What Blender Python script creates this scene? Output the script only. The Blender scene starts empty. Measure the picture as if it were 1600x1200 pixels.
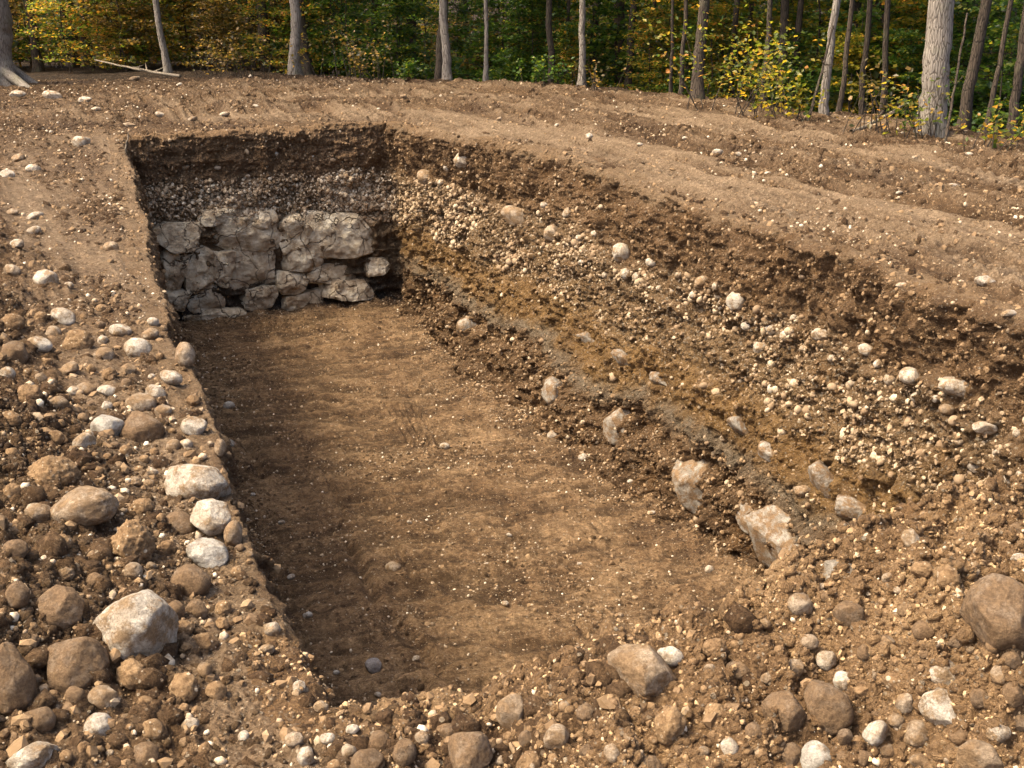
import bpy, math, random
import numpy as np
from mathutils import Vector, Matrix
from mathutils.bvhtree import BVHTree

# ------------------------------------------------------------------ camera, world, sun, exposure
scene = bpy.context.scene
COL = scene.collection
W0, H0 = 1600.0, 1200.0
FPX = 1950.0
PITCH = math.radians(18.5)
HC = 2.2
cam_d = bpy.data.cameras.new("camera")
cam = bpy.data.objects.new("camera", cam_d)
COL.objects.link(cam)
cam_d.sensor_fit = 'HORIZONTAL'
cam_d.sensor_width = 36.0
cam_d.lens = 36.0 * FPX / W0
cam_d.clip_start = 0.05
cam_d.clip_end = 3000
cam.location = (0, 0, HC)
cam.rotation_euler = (math.radians(90) - PITCH, 0, 0)
scene.camera = cam

SUN_EL, SUN_AZ = math.radians(57), math.radians(-106)     # azimuth from +Y towards +X
SUN = Vector((math.sin(SUN_AZ) * math.cos(SUN_EL), math.cos(SUN_AZ) * math.cos(SUN_EL), math.sin(SUN_EL)))
world = bpy.data.worlds.new("World")
scene.world = world
world.use_nodes = True
wn = world.node_tree
bg = wn.nodes['Background']
sky = wn.nodes.new('ShaderNodeTexSky')
sky.sky_type = 'NISHITA'
sky.sun_disc = False
sky.sun_elevation = SUN_EL
sky.sun_rotation = SUN_AZ
sky.air_density = 0.7
sky.dust_density = 7.0
sky.ozone_density = 1.0
wn.links.new(sky.outputs[0], bg.inputs[0])
bg.inputs[1].default_value = 0.15
sl = bpy.data.lights.new("sun", 'SUN')
sl.energy = 1.7
sl.angle = math.radians(12)
sl.color = (1.0, 0.86, 0.60)
so = bpy.data.objects.new("sun", sl)
so.rotation_euler = (-SUN).to_track_quat('-Z', 'Y').to_euler()
so.location = SUN * 50
COL.objects.link(so)
vs = scene.view_settings
vs.view_transform = 'Standard'
vs.look = 'None'
vs.gamma = 1
vs.exposure = 1.76
scene.cycles.max_bounces = 6

# ------------------------------------------------------------------ camera maths
cp, sp = math.cos(PITCH), math.sin(PITCH)
def ray(px, py):
    a, b = (px - 800.0) / FPX, (py - 600.0) / FPX
    return Vector((a, cp - b * sp, -sp - b * cp))
def project(p):
    dx, dy, dz = p[0], p[1], p[2] - HC
    f = dy * cp - dz * sp
    u = dy * sp + dz * cp
    return 800 + FPX * dx / f, 600 - FPX * u / f, f

# ------------------------------------------------------------------ noise
_rs = np.random.RandomState(7)
_T = _rs.rand(64, 64, 64).astype(np.float32)
def vnoise(x, y, z, s=0):
    x = x + s * 17.31; y = y + s * 5.77; z = z + s * 9.13
    ix = np.floor(x).astype(np.int64); iy = np.floor(y).astype(np.int64); iz = np.floor(z).astype(np.int64)
    fx = (x - ix).astype(np.float32); fy = (y - iy).astype(np.float32); fz = (z - iz).astype(np.float32)
    fx = fx * fx * (3 - 2 * fx); fy = fy * fy * (3 - 2 * fy); fz = fz * fz * (3 - 2 * fz)
    x0 = ix & 63; x1 = (ix + 1) & 63; y0 = iy & 63; y1 = (iy + 1) & 63; z0 = iz & 63; z1 = (iz + 1) & 63
    a = _T[x0, y0, z0] * (1 - fx) + _T[x1, y0, z0] * fx
    b = _T[x0, y1, z0] * (1 - fx) + _T[x1, y1, z0] * fx
    c = _T[x0, y0, z1] * (1 - fx) + _T[x1, y0, z1] * fx
    d = _T[x0, y1, z1] * (1 - fx) + _T[x1, y1, z1] * fx
    return ((a * (1 - fy) + b * fy) * (1 - fz) + (c * (1 - fy) + d * fy) * fz) * 2 - 1
def fbm(x, y, z, f, oc=4, s=0, g=0.5):
    r = 0; a = 1.0
    for i in range(oc):
        r = r + a * vnoise(x * f, y * f, z * f, s + i * 3)
        a *= g; f *= 2.03
    return r
def billow(x, y, z, f, oc=3, s=0, g=0.5):
    r = 0; a = 1.0
    for i in range(oc):
        r = r + a * (1 - 2 * np.abs(vnoise(x * f, y * f, z * f, s + i * 3)))
        a *= g; f *= 2.07
    return r
def sstep(a, b, x):
    t = np.clip((x - a) / (b - a), 0, 1)
    return t * t * (3 - 2 * t)

# ------------------------------------------------------------------ mesh helper
def new_mesh(name, V, F, mat=None, attrs=None, smooth=True):
    V = np.asarray(V, dtype=np.float32); F = np.asarray(F, dtype=np.int32)
    me = bpy.data.meshes.new(name)
    me.vertices.add(len(V)); me.vertices.foreach_set('co', V.ravel())
    n = F.shape[1]
    me.loops.add(F.size); me.loops.foreach_set('vertex_index', F.ravel())
    me.polygons.add(len(F)); me.polygons.foreach_set('loop_start', np.arange(0, F.size, n, dtype=np.int32))
    me.polygons.foreach_set('use_smooth', np.full(len(F), smooth, dtype=bool))
    me.update(calc_edges=True)
    if attrs:
        for k, v in attrs.items():
            a = me.attributes.new(k, 'FLOAT', 'POINT')
            a.data.foreach_set('value', np.asarray(v, dtype=np.float32).ravel())
    if mat: me.materials.append(mat)
    return me
def link(name, me, parent=None, **props):
    o = bpy.data.objects.new(name, me); COL.objects.link(o)
    if parent: o.parent = parent
    for k, v in props.items(): o[k] = v
    return o
def compact(V, F, attrs):
    used = np.zeros(len(V), bool); used[F.ravel()] = True
    idx = np.cumsum(used) - 1
    return V[used], idx[F], {k: np.asarray(v).ravel()[used] for k, v in attrs.items()}
def grid_faces(nr, nc, wrap=False):
    i = np.arange(nr - 1)[:, None] * nc
    j = np.arange(nc if wrap else nc - 1)[None, :]
    j2 = (j + 1) % nc
    return np.stack([i + j, i + j2, i + nc + j2, i + nc + j], -1).reshape(-1, 4)
def grid_normals(P):
    gu = np.gradient(P, axis=1); gv = np.gradient(P, axis=0)
    n = np.cross(gu, gv)
    return n / np.maximum(np.linalg.norm(n, axis=-1, keepdims=True), 1e-9)

# ------------------------------------------------------------------ materials
WG, WB = 0.98, 0.87          # the yellow cast of this soil and its stones
def mat_new(name):
    m = bpy.data.materials.new(name); m.use_nodes = True
    nt = m.node_tree
    b = nt.nodes['Principled BSDF']
    b.inputs['Roughness'].default_value = 0.9
    b.inputs['Specular IOR Level'].default_value = 0.25
    return m, nt, b
class NB:
    def __init__(s, nt): s.nt = nt
    def n(s, t, **kw):
        x = s.nt.nodes.new(t)
        for k, v in kw.items(): setattr(x, k, v)
        return x
    def l(s, a, b): s.nt.links.new(a, b)
    def coord(s, kind='Object'): return s.n('ShaderNodeTexCoord').outputs[kind]
    def pos(s): return s.n('ShaderNodeNewGeometry').outputs['Position']
    def noise(s, vec, scale, detail=6, rough=0.6, dist=0.0):
        x = s.n('ShaderNodeTexNoise'); x.inputs['Scale'].default_value = scale
        x.inputs['Detail'].default_value = detail; x.inputs['Roughness'].default_value = rough
        x.inputs['Distortion'].default_value = dist
        s.l(vec, x.inputs['Vector']); return x.outputs['Fac']
    def vor(s, vec, scale, feature='F1', out='Distance', rand=1.0):
        x = s.n('ShaderNodeTexVoronoi'); x.feature = feature; x.inputs['Scale'].default_value = scale
        x.inputs['Randomness'].default_value = rand
        s.l(vec, x.inputs['Vector']); return x.outputs[out]
    def ramp(s, fac, stops, interp='LINEAR'):
        x = s.n('ShaderNodeValToRGB'); cr = x.color_ramp; cr.interpolation = interp
        while len(cr.elements) < len(stops): cr.elements.new(0.5)
        for e, (p, c) in zip(cr.elements, stops):
            e.position = p
            e.color = (c, c, c, 1) if isinstance(c, (int, float)) else (c[0], c[1] * WG, c[2] * WB, 1)
        s.l(fac, x.inputs[0]); return x.outputs[0]
    def mix(s, fac, a, b, mode='MIX'):
        x = s.n('ShaderNodeMix', data_type='RGBA', blend_type=mode)
        for v, i in ((fac, 0), (a, 6), (b, 7)):
            if isinstance(v, (int, float)): x.inputs[i].default_value = v
            elif isinstance(v, tuple): x.inputs[i].default_value = (*v, 1) if mode == 'MULTIPLY' else (v[0], v[1] * WG, v[2] * WB, 1)
            else: s.l(v, x.inputs[i])
        return x.outputs[2]
    def math(s, op, a, b=0.0, c=None):
        x = s.n('ShaderNodeMath', operation=op)
        for v, i in ((a, 0), (b, 1), (c, 2)):
            if v is None: continue
            if isinstance(v, (int, float)): x.inputs[i].default_value = v
            else: s.l(v, x.inputs[i])
        return x.outputs[0]
    def attr(s, name): return s.n('ShaderNodeAttribute', attribute_name=name).outputs['Fac']
    def bump(s, h, strength, dist, normal=None):
        x = s.n('ShaderNodeBump'); x.inputs['Strength'].default_value = strength
        x.inputs['Distance'].default_value = dist
        s.l(h, x.inputs['Height'])
        if normal is not None: s.l(normal, x.inputs['Normal'])
        return x.outputs[0]
    def scale(s, vec, v):
        x = s.n('ShaderNodeMapping'); x.inputs['Scale'].default_value = v; s.l(vec, x.inputs[0]); return x.outputs[0]

def specks(nb, vec, scale, lo, hi):
    """mask of small separate pebbles: random cells of a Voronoi, small radius"""
    x = nb.n('ShaderNodeTexVoronoi'); x.inputs['Scale'].default_value = scale
    nb.l(vec, x.inputs['Vector'])
    sep = nb.n('ShaderNodeSeparateColor'); nb.l(x.outputs['Color'], sep.inputs[0])
    rad = nb.math('MULTIPLY_ADD', sep.outputs[0], hi - lo, lo)
    d = nb.math('SUBTRACT', rad, x.outputs['Distance'])
    return nb.math('MULTIPLY', nb.ramp(d, [(0.0, 0.0), (0.06, 1.0)]), 1.0), sep.outputs[1]

def dirt_finish(nb, b, vec, col, fleck=True, k=1.0, coarse=0.0):
    """clod-scale colour breakup, painted crevice shade, pale stone flecks and gritty bump"""
    n1 = nb.noise(vec, 55, 5, 0.7)
    col = nb.mix(nb.ramp(n1, [(0.35, 0.0), (0.65, 1.0)]), nb.mix(1.0, col, (0.62, 0.58, 0.54), 'MULTIPLY'), col)
    if coarse > 0:
        c2_ = nb.noise(vec, 21, 6, 0.78)  # paints crevice shade and lighter tops into the soil colour
        col = nb.mix(nb.ramp(c2_, [(0.38, min(1.0, coarse)), (0.54, 0.0)]), col, nb.mix(1.0, col, (0.52, 0.48, 0.44), 'MULTIPLY'))
        col = nb.mix(nb.ramp(c2_, [(0.52, 0.0), (0.66, min(1.0, coarse))]), col, nb.mix(1.0, col, (1.35, 1.35, 1.35), 'MULTIPLY'))
    if fleck:
        s1, r1 = specks(nb, vec, 34, -0.30, 0.34)
        col = nb.mix(nb.math('MULTIPLY', s1, 0.85), col, nb.mix(r1, (0.48, 0.40, 0.31), (0.26, 0.19, 0.13)))
        s2, r2 = specks(nb, vec, 75, -0.25, 0.36)
        col = nb.mix(nb.math('MULTIPLY', s2, 0.7), col, nb.mix(r2, (0.52, 0.44, 0.35), (0.24, 0.17, 0.11)))
    wob = nb.n('ShaderNodeVectorMath', operation='SCALE'); wn_ = nb.n('ShaderNodeTexNoise'); wn_.inputs['Scale'].default_value = 30; nb.l(vec, wn_.inputs['Vector'])
    nb.l(wn_.outputs['Color'], wob.inputs[0]); wob.inputs['Scale'].default_value = 0.05
    wv_ = nb.n('ShaderNodeVectorMath', operation='ADD'); nb.l(vec, wv_.inputs[0]); nb.l(wob.outputs[0], wv_.inputs[1])
    g1_ = nb.vor(wv_.outputs[0], 62); g2_ = nb.vor(wv_.outputs[0], 150)
    grain = nb.math('ADD', nb.math('MULTIPLY', g1_, 0.6), nb.math('MULTIPLY', g2_, 0.35))
    col = nb.mix(nb.ramp(grain, [(0.35, 0.0), (0.75, 1.0)]), col, nb.mix(1.0, col, (0.66, 0.62, 0.58), 'MULTIPLY'))  # shade between the grains, painted as darker colour
    nb.l(col, b.inputs['Base Color'])
    h = nb.math('ADD', nb.noise(vec, 45, 8, 0.75), nb.math('MULTIPLY', nb.noise(vec, 170, 4, 0.7), 0.35))
    h = nb.math('SUBTRACT', h, nb.math('MULTIPLY', grain, 0.45))
    if fleck: h = nb.math('ADD', h, nb.math('MULTIPLY', s1, 0.25))
    nrm_ = None
    if coarse > 0:
        cn = nb.math('ADD', nb.noise(vec, 7, 7, 0.72), nb.math('MULTIPLY', nb.math('ABSOLUTE', nb.math('SUBTRACT', nb.noise(vec, 19, 5, 0.7), 0.5)), -1.6))
        nrm_ = nb.bump(cn, coarse, 0.20)
    nb.l(nb.bump(h, 1.0 * k, 0.065, nrm_), b.inputs['Normal'])
    b.inputs['Roughness'].default_value = 0.95

def m_ground():
    m, nt, b = mat_new("churned_soil"); nb = NB(nt); v = nb.pos()
    base = nb.ramp(nb.noise(v, 0.9, 6, 0.6), [(0.34, (0.095, 0.053, 0.027)), (0.5, (0.155, 0.094, 0.050)), (0.66, (0.235, 0.15, 0.085))])
    comp = nb.ramp(nb.noise(v, 2.2, 6, 0.65), [(0.3, (0.29, 0.205, 0.135)), (0.7, (0.45, 0.335, 0.235))])
    col = nb.mix(nb.attr('compact'), base, comp)  # packed soil plus painted ridge shading
    litter = nb.ramp(nb.noise(v, 3.0, 8, 0.8), [(0.35, (0.03, 0.02, 0.010)), (0.58, (0.07, 0.042, 0.02)), (0.75, (0.17, 0.09, 0.035))])
    col = nb.mix(nb.attr('litter'), col, litter)
    dirt_finish(nb, b, v, col, coarse=0.8); return m
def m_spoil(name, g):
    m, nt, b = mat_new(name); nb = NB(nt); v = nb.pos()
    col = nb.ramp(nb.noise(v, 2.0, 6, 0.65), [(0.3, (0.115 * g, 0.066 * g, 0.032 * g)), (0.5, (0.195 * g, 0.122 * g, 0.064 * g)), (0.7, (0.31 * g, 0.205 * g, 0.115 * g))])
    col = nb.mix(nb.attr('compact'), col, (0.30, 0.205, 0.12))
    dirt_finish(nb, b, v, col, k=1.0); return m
def m_floor():
    m, nt, b = mat_new("pit_floor_soil"); nb = NB(nt); v = nb.pos()
    col = nb.ramp(nb.noise(v, 1.6, 10, 0.72), [(0.38, (0.15, 0.092, 0.049)), (0.5, (0.215, 0.138, 0.077)), (0.62, (0.285, 0.19, 0.110))])
    col = nb.mix(nb.attr('relief_shade'), nb.mix(1.0, col, (0.72, 0.70, 0.68), 'MULTIPLY'), nb.mix(1.0, col, (1.62, 1.64, 1.68), 'MULTIPLY'))  # wrinkle shading painted into the floor colour
    dirt_finish(nb, b, v, col, k=1.0, coarse=0.9); return m
def m_wall():
    m, nt, b = mat_new("layered_pit_soil"); nb = NB(nt); v = nb.pos()
    w = nb.math('ADD', nb.attr('layer'), nb.math('ADD', nb.math('MULTIPLY', nb.math('SUBTRACT', nb.noise(v, 1.8, 7, 0.72), 0.5), 0.13), nb.math('MULTIPLY', nb.math('SUBTRACT', nb.noise(nb.scale(v, (1, 1, 0.25)), 7, 4, 0.6), 0.5), 0.07)))
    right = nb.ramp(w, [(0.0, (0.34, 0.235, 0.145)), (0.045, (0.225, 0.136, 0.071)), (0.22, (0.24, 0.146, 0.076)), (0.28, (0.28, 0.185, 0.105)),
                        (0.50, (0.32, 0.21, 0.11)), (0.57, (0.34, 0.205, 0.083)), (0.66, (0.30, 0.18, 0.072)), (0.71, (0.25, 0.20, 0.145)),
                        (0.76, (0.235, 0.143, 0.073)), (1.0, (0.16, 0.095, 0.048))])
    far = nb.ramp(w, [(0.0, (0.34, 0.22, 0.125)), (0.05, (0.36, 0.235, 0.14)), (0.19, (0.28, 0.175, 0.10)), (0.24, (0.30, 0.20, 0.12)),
                      (0.42, (0.40, 0.29, 0.18)), (0.52, (0.34, 0.235, 0.14)), (0.75, (0.22, 0.165, 0.11)), (0.92, (0.05, 0.048, 0.046)), (1.0, (0.09, 0.07, 0.05))])  # near-black stop by the foot paints the shadowed base
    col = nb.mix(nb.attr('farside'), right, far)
    col = nb.mix(nb.attr('spoilside'), col, nb.ramp(nb.noise(v, 2.0, 6, 0.65), [(0.3, (0.195, 0.112, 0.054)), (0.5, (0.33, 0.207, 0.109)), (0.7, (0.52, 0.348, 0.195))]))
    # rusty and grey stains
    col = nb.mix(nb.math('MULTIPLY', nb.ramp(nb.noise(v, 1.7, 5, 0.6), [(0.5, 0.0), (0.7, 1.0)]), 0.45), col, (0.26, 0.135, 0.045))
    brk = nb.ramp(nb.noise(nb.scale(v, (1, 1, 0.7)), 3.6, 7, 0.7), [(0.48, 0.0), (0.62, 0.45)])
    col = nb.mix(nb.math('MULTIPLY', brk, nb.math('SUBTRACT', 1.0, nb.attr('spoilside'))), col, (0.15, 0.09, 0.045))
    # gravel in the gravel beds
    g = nb.attr('gravel')
    s1, r1 = specks(nb, v, 26, -0.05, 0.52)
    col = nb.mix(nb.math('MULTIPLY', nb.math('MULTIPLY', s1, g), 0.9), col, nb.mix(r1, (0.50, 0.42, 0.33), (0.20, 0.145, 0.095)))
    dirt_finish(nb, b, v, col, k=1.0, coarse=0.45); return m
def m_stone(name, pale, mid, dust, dustamt, grey=0.0):
    m, nt, b = mat_new(name); nb = NB(nt)
    oi = nb.n('ShaderNodeObjectInfo')
    mp = nb.n('ShaderNodeVectorMath', operation='ADD'); nb.l(nb.pos(), mp.inputs[0])
    v = mp.outputs[0]
    nb.l(oi.outputs['Location'], mp.inputs[1])
    c = nb.ramp(nb.noise(v, 11, 6, 0.65), [(0.42, mid), (0.56, pale)])
    rnd = oi.outputs['Random']
    c = nb.mix(nb.math('MULTIPLY', rnd, 0.35), c, mid)
    dm = nb.ramp(nb.noise(v, 13, 9, 0.74, 0.1), [(0.57 - dustamt * 0.26, 0.0), (0.68 - dustamt * 0.26, 0.95)])
    du = nb.mix(nb.noise(v, 60, 5, 0.7), dust, tuple(x * 1.5 for x in dust))
    c = nb.mix(dm, c, du)
    s2, r2 = specks(nb, v, 90, -0.3, 0.3)
    c = nb.mix(nb.math('MULTIPLY', s2, 0.5), c, (0.16, 0.10, 0.06))
    c = nb.mix(nb.ramp(nb.noise(v, 130, 5, 0.75), [(0.36, 1.0), (0.62, 0.0)]), c, nb.mix(1.0, c, (0.60, 0.57, 0.54), 'MULTIPLY'))
    c = nb.mix(nb.ramp(nb.noise(v, 30, 6, 0.7), [(0.40, 0.8), (0.55, 0.0)]), c, nb.mix(1.0, c, (0.68, 0.66, 0.64), 'MULTIPLY'))
    nb.l(c, b.inputs['Base Color'])
    h = nb.math('ADD', nb.math('MULTIPLY', dm, 0.2), nb.noise(v, 60, 8, 0.75))
    nb.l(nb.bump(h, 0.9, 0.016), b.inputs['Normal'])
    b.inputs['Roughness'].default_value = 0.8
    return m
def m_clod():
    m, nt, b = mat_new("dirt_clod"); nb = NB(nt)
    oi = nb.n('ShaderNodeObjectInfo'); v = nb.pos()
    c = nb.ramp(nb.noise(v, 14, 6, 0.7), [(0.3, (0.19, 0.12, 0.065)), (0.7, (0.32, 0.215, 0.125))])
    c = nb.mix(nb.math('MULTIPLY', oi.outputs['Random'], 0.5), c, (0.17, 0.105, 0.058))
    dirt_finish(nb, b, v, c, k=0.45); return m
def m_pebbles(name, stops):
    m, nt, b = mat_new(name); nb = NB(nt)
    g = nb.n('ShaderNodeNewGeometry')
    c = nb.ramp(g.outputs['Random Per Island'], stops)
    c = nb.mix(nb.ramp(nb.noise(g.outputs['Position'], 60, 3, 0.6), [(0.45, 0.0), (0.65, 0.7)]), c, (0.21, 0.14, 0.085))
    nb.l(c, b.inputs['Base Color'])
    nb.l(nb.bump(nb.noise(g.outputs['Position'], 130, 5, 0.7), 0.5, 0.008), b.inputs['Normal'])
    b.inputs['Roughness'].default_value = 0.85
    return m
def m_bedrock():
    m, nt, b = mat_new("bedrock"); nb = NB(nt); v = nb.pos()
    oi = nb.n('ShaderNodeObjectInfo')
    c = nb.ramp(nb.noise(v, 5, 7, 0.65), [(0.38, (0.34, 0.25, 0.165)), (0.5, (0.56, 0.46, 0.34)), (0.62, (0.70, 0.62, 0.50))])
    c = nb.mix(nb.math('MULTIPLY', oi.outputs['Random'], 0.3), c, (0.20, 0.19, 0.18))
    wv = nb.n('ShaderNodeVectorMath', operation='ADD'); nz_ = nb.n('ShaderNodeTexNoise'); nz_.inputs['Scale'].default_value = 3.0; nz_.inputs['Detail'].default_value = 4; nb.l(v, nz_.inputs['Vector']); sc_ = nb.n('ShaderNodeVectorMath', operation='SCALE'); nb.l(nz_.outputs['Color'], sc_.inputs[0]); sc_.inputs['Scale'].default_value = 0.5; nb.l(v, wv.inputs[0]); nb.l(sc_.outputs[0], wv.inputs[1])
    cr = nb.ramp(nb.vor(nb.scale(wv.outputs[0], (1, 1, 0.6)), 2.6, 'DISTANCE_TO_EDGE'), [(0.0, 1.0), (0.02, 0.0)])
    c = nb.mix(nb.math('MULTIPLY', cr, 0.8), c, (0.05, 0.035, 0.022))
    c = nb.mix(nb.ramp(nb.noise(v, 3.1, 6, 0.7), [(0.52, 0.0), (0.64, 0.75)]), c, (0.20, 0.125, 0.06))
    nb.l(c, b.inputs['Base Color'])
    h = nb.math('SUBTRACT', nb.noise(v, 16, 8, 0.72), nb.math('MULTIPLY', cr, 0.8))
    nb.l(nb.bump(h, 1.0, 0.06), b.inputs['Normal'])
    b.inputs['Roughness'].default_value = 0.75
    return m
def m_bark(name, a, c2):
    m, nt, b = mat_new(name); nb = NB(nt)
    v = nb.scale(nb.coord('Object'), (1, 1, 0.16))
    h = nb.noise(v, 38, 7, 0.7, 0.4)
    f = nb.vor(v, 34, 'DISTANCE_TO_EDGE')
    hh = nb.math('ADD', h, nb.ramp(f, [(0.0, 0.0), (0.12, 0.5)]))
    c = nb.mix(nb.ramp(hh, [(0.45, 0.0), (1.05, 1.0)]), a, c2)
    c = nb.mix(nb.ramp(nb.noise(nb.coord('Object'), 2.2, 4, 0.6), [(0.55, 0.0), (0.75, 0.5)]), c, (0.13, 0.14, 0.08))
    nb.l(c, b.inputs['Base Color'])
    nb.l(nb.bump(hh, 1.0, 0.018), b.inputs['Normal'])
    return m
def m_leaf(name, stops):
    m, nt, b = mat_new(name); nb = NB(nt)
    g = nb.n('ShaderNodeNewGeometry')
    c = nb.ramp(g.outputs['Random Per Island'], stops)
    nb.l(c, b.inputs['Base Color'])
    b.inputs['Roughness'].default_value = 0.45
    b.inputs['Specular IOR Level'].default_value = 0.5
    tr = nb.n('ShaderNodeBsdfTranslucent'); nb.l(nb.mix(1.0, c, (2.6, 2.4, 1.3), 'MULTIPLY'), tr.inputs[0])
    ms = nb.n('ShaderNodeMixShader'); ms.inputs[0].default_value = 0.55
    nb.l(b.outputs[0], ms.inputs[1]); nb.l(tr.outputs[0], ms.inputs[2])
    nb.l(ms.outputs[0], nt.nodes['Material Output'].inputs[0])
    return m

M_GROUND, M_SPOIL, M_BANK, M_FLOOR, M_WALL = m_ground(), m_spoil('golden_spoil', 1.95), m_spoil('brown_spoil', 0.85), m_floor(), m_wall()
PALE = m_stone("pale_limestone", (0.56, 0.51, 0.46), (0.42, 0.355, 0.29), (0.23, 0.155, 0.09), 0.38)
TAN = m_stone("tan_stone", (0.43, 0.35, 0.275), (0.30, 0.225, 0.16), (0.20, 0.13, 0.073), 0.52)
BROWN = m_stone("brown_stone", (0.27, 0.20, 0.145), (0.18, 0.125, 0.082), (0.15, 0.095, 0.053), 0.66)
GREY = m_stone("grey_stone", (0.50, 0.47, 0.44), (0.36, 0.33, 0.30), (0.22, 0.16, 0.11), 0.22)
BLUE = m_stone("blue_grey_stone", (0.30, 0.28, 0.28), (0.22, 0.20, 0.21), (0.20, 0.15, 0.11), 0.05)
CLOD = m_clod()
BEDROCK = m_bedrock()
PEB = m_pebbles("pebble_mix", [(0.0, (0.22, 0.15, 0.095)), (0.35, (0.36, 0.275, 0.195)), (0.7, (0.48, 0.395, 0.305)), (1.0, (0.60, 0.53, 0.44))])
WPEB = m_pebbles("gravel_mix", [(0.0, (0.17, 0.11, 0.065)), (0.5, (0.27, 0.195, 0.13)), (0.8, (0.34, 0.26, 0.18)), (1.0, (0.45, 0.37, 0.28))])
CRUMB = m_pebbles("soil_crumbs", [(0.0, (0.13, 0.08, 0.042)), (0.6, (0.22, 0.142, 0.077)), (0.93, (0.29, 0.2, 0.115)), (1.0, (0.40, 0.31, 0.215))])
GCRUMB = m_pebbles("golden_crumbs", [(0.0, (0.19, 0.115, 0.06)), (0.6, (0.32, 0.21, 0.115)), (0.93, (0.42, 0.29, 0.165)), (1.0, (0.50, 0.40, 0.28))])
DCRUMB = m_pebbles("dark_soil_crumbs", [(0.0, (0.10, 0.06, 0.032)), (0.6, (0.18, 0.113, 0.060)), (0.93, (0.26, 0.17, 0.095)), (1.0, (0.36, 0.28, 0.20))])
WROCK = m_stone('weathered_wall_rock', (0.38, 0.35, 0.32), (0.24, 0.21, 0.18), (0.17, 0.105, 0.055), 0.5)
MATS = dict(w=WROCK, p=PALE, t=TAN, b=BROWN, g=GREY, u=BLUE, c=CLOD)

# ------------------------------------------------------------------ pit outline
DEPTH = 2.72
RIM_K = [(-0.60, 3.38), (-1.10, 4.67), (-1.61, 6.15), (-2.63, 8.95), (-4.0, 13.2), (-5.25, 17.0), (-3.6, 17.85), (-1.85, 18.5),
         (-0.35, 16.35), (0.40, 15.0), (1.1, 13.5), (2.04, 11.26), (2.84, 9.2), (3.32, 7.74), (4.1, 5.4), (2.2, 4.05), (1.15, 3.62), (0.33, 3.42)]
FOOT_K = [(-0.45, 4.1), (-0.95, 5.1), (-1.42, 6.5), (-2.32, 9.1), (-3.6, 13.2), (-4.72, 16.75), (-3.25, 17.4), (-1.5, 18.0),
          (-0.95, 16.3), (-0.39, 14.5), (0.48, 12.5), (1.49, 10.67), (2.0, 9.5), (2.5, 8.1), (3.2, 6.0), (1.9, 5.0), (1.0, 4.55), (0.33, 4.2)]
FOOT_K = [(x * 1.0336, y * 1.0336) for x, y in FOOT_K]
def closed_path(K, n_per=200):
    pts = []; n = len(K)
    for i in range(n):
        a, b = np.array(K[i]), np.array(K[(i + 1) % n])
        for t in np.linspace(0, 1, n_per, endpoint=False): pts.append(a * (1 - t) + b * t)
    P = np.array(pts)
    return P
def smooth_path(P, k):
    ker = np.exp(-np.linspace(-2, 2, 2 * k + 1) ** 2); ker /= ker.sum()
    Q = np.zeros_like(P)
    for i, w in enumerate(ker): Q += w * np.roll(P, i - k, axis=0)
    return Q
RIM_F = smooth_path(closed_path(RIM_K), 26)
FOOT_F = smooth_path(closed_path(FOOT_K), 26)
# wobble of the rim
_t = np.arange(len(RIM_F)) * 0.0
_wx = fbm(RIM_F[:, 0], RIM_F[:, 1], _t, 0.9, 4, 3)
_wy = fbm(RIM_F[:, 0], RIM_F[:, 1], _t, 0.9, 4, 31)
RIM_F = RIM_F + np.stack([_wx, _wy], 1) * 0.055

def seg_dist(px, py, poly):
    A = poly; B = np.roll(poly, -1, axis=0); d = B - A; L2 = (d ** 2).sum(1) + 1e-12
    best = np.full(px.shape, 1e9, np.float32)
    ins = np.zeros(px.shape, bool)
    for a, dd, l2, b in zip(A, d, L2, B):
        t = np.clip(((px - a[0]) * dd[0] + (py - a[1]) * dd[1]) / l2, 0, 1)
        q = (px - a[0] - t * dd[0]) ** 2 + (py - a[1] - t * dd[1]) ** 2
        best = np.minimum(best, q)
        c = (a[1] > py) != (b[1] > py)
        if abs(b[1] - a[1]) > 1e-12:
            xi = a[0] + (py - a[1]) * (b[0] - a[0]) / (b[1] - a[1])
            ins ^= c & (px < xi)
    r = np.sqrt(best)
    return np.where(ins, -r, r)
GX0, GX1, GY0, GY1, GS = -9.0, 8.5, 0.0, 22.0, 0.05
_gx = np.arange(GX0, GX1 + 1e-6, GS, dtype=np.float32); _gy = np.arange(GY0, GY1 + 1e-6, GS, dtype=np.float32)
_GX, _GY = np.meshgrid(_gx, _gy)
SD_RIM = seg_dist(_GX, _GY, RIM_F[::12])
SD_FOOT = seg_dist(_GX, _GY, FOOT_F[::12])
def samp(G, x, y):
    fx = np.clip((x - GX0) / GS, 0, len(_gx) - 1.001); fy = np.clip((y - GY0) / GS, 0, len(_gy) - 1.001)
    ix = fx.astype(np.int64); iy = fy.astype(np.int64); fx = fx - ix; fy = fy - iy
    v = G[iy, ix] * (1 - fx) * (1 - fy) + G[iy, ix + 1] * fx * (1 - fy) + G[iy + 1, ix] * (1 - fx) * fy + G[iy + 1, ix + 1] * fx * fy
    ox = np.maximum(0, np.maximum(GX0 - x, x - GX1)); oy = np.maximum(0, np.maximum(GY0 - y, y - GY1))
    return v + np.hypot(ox, oy)

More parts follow.
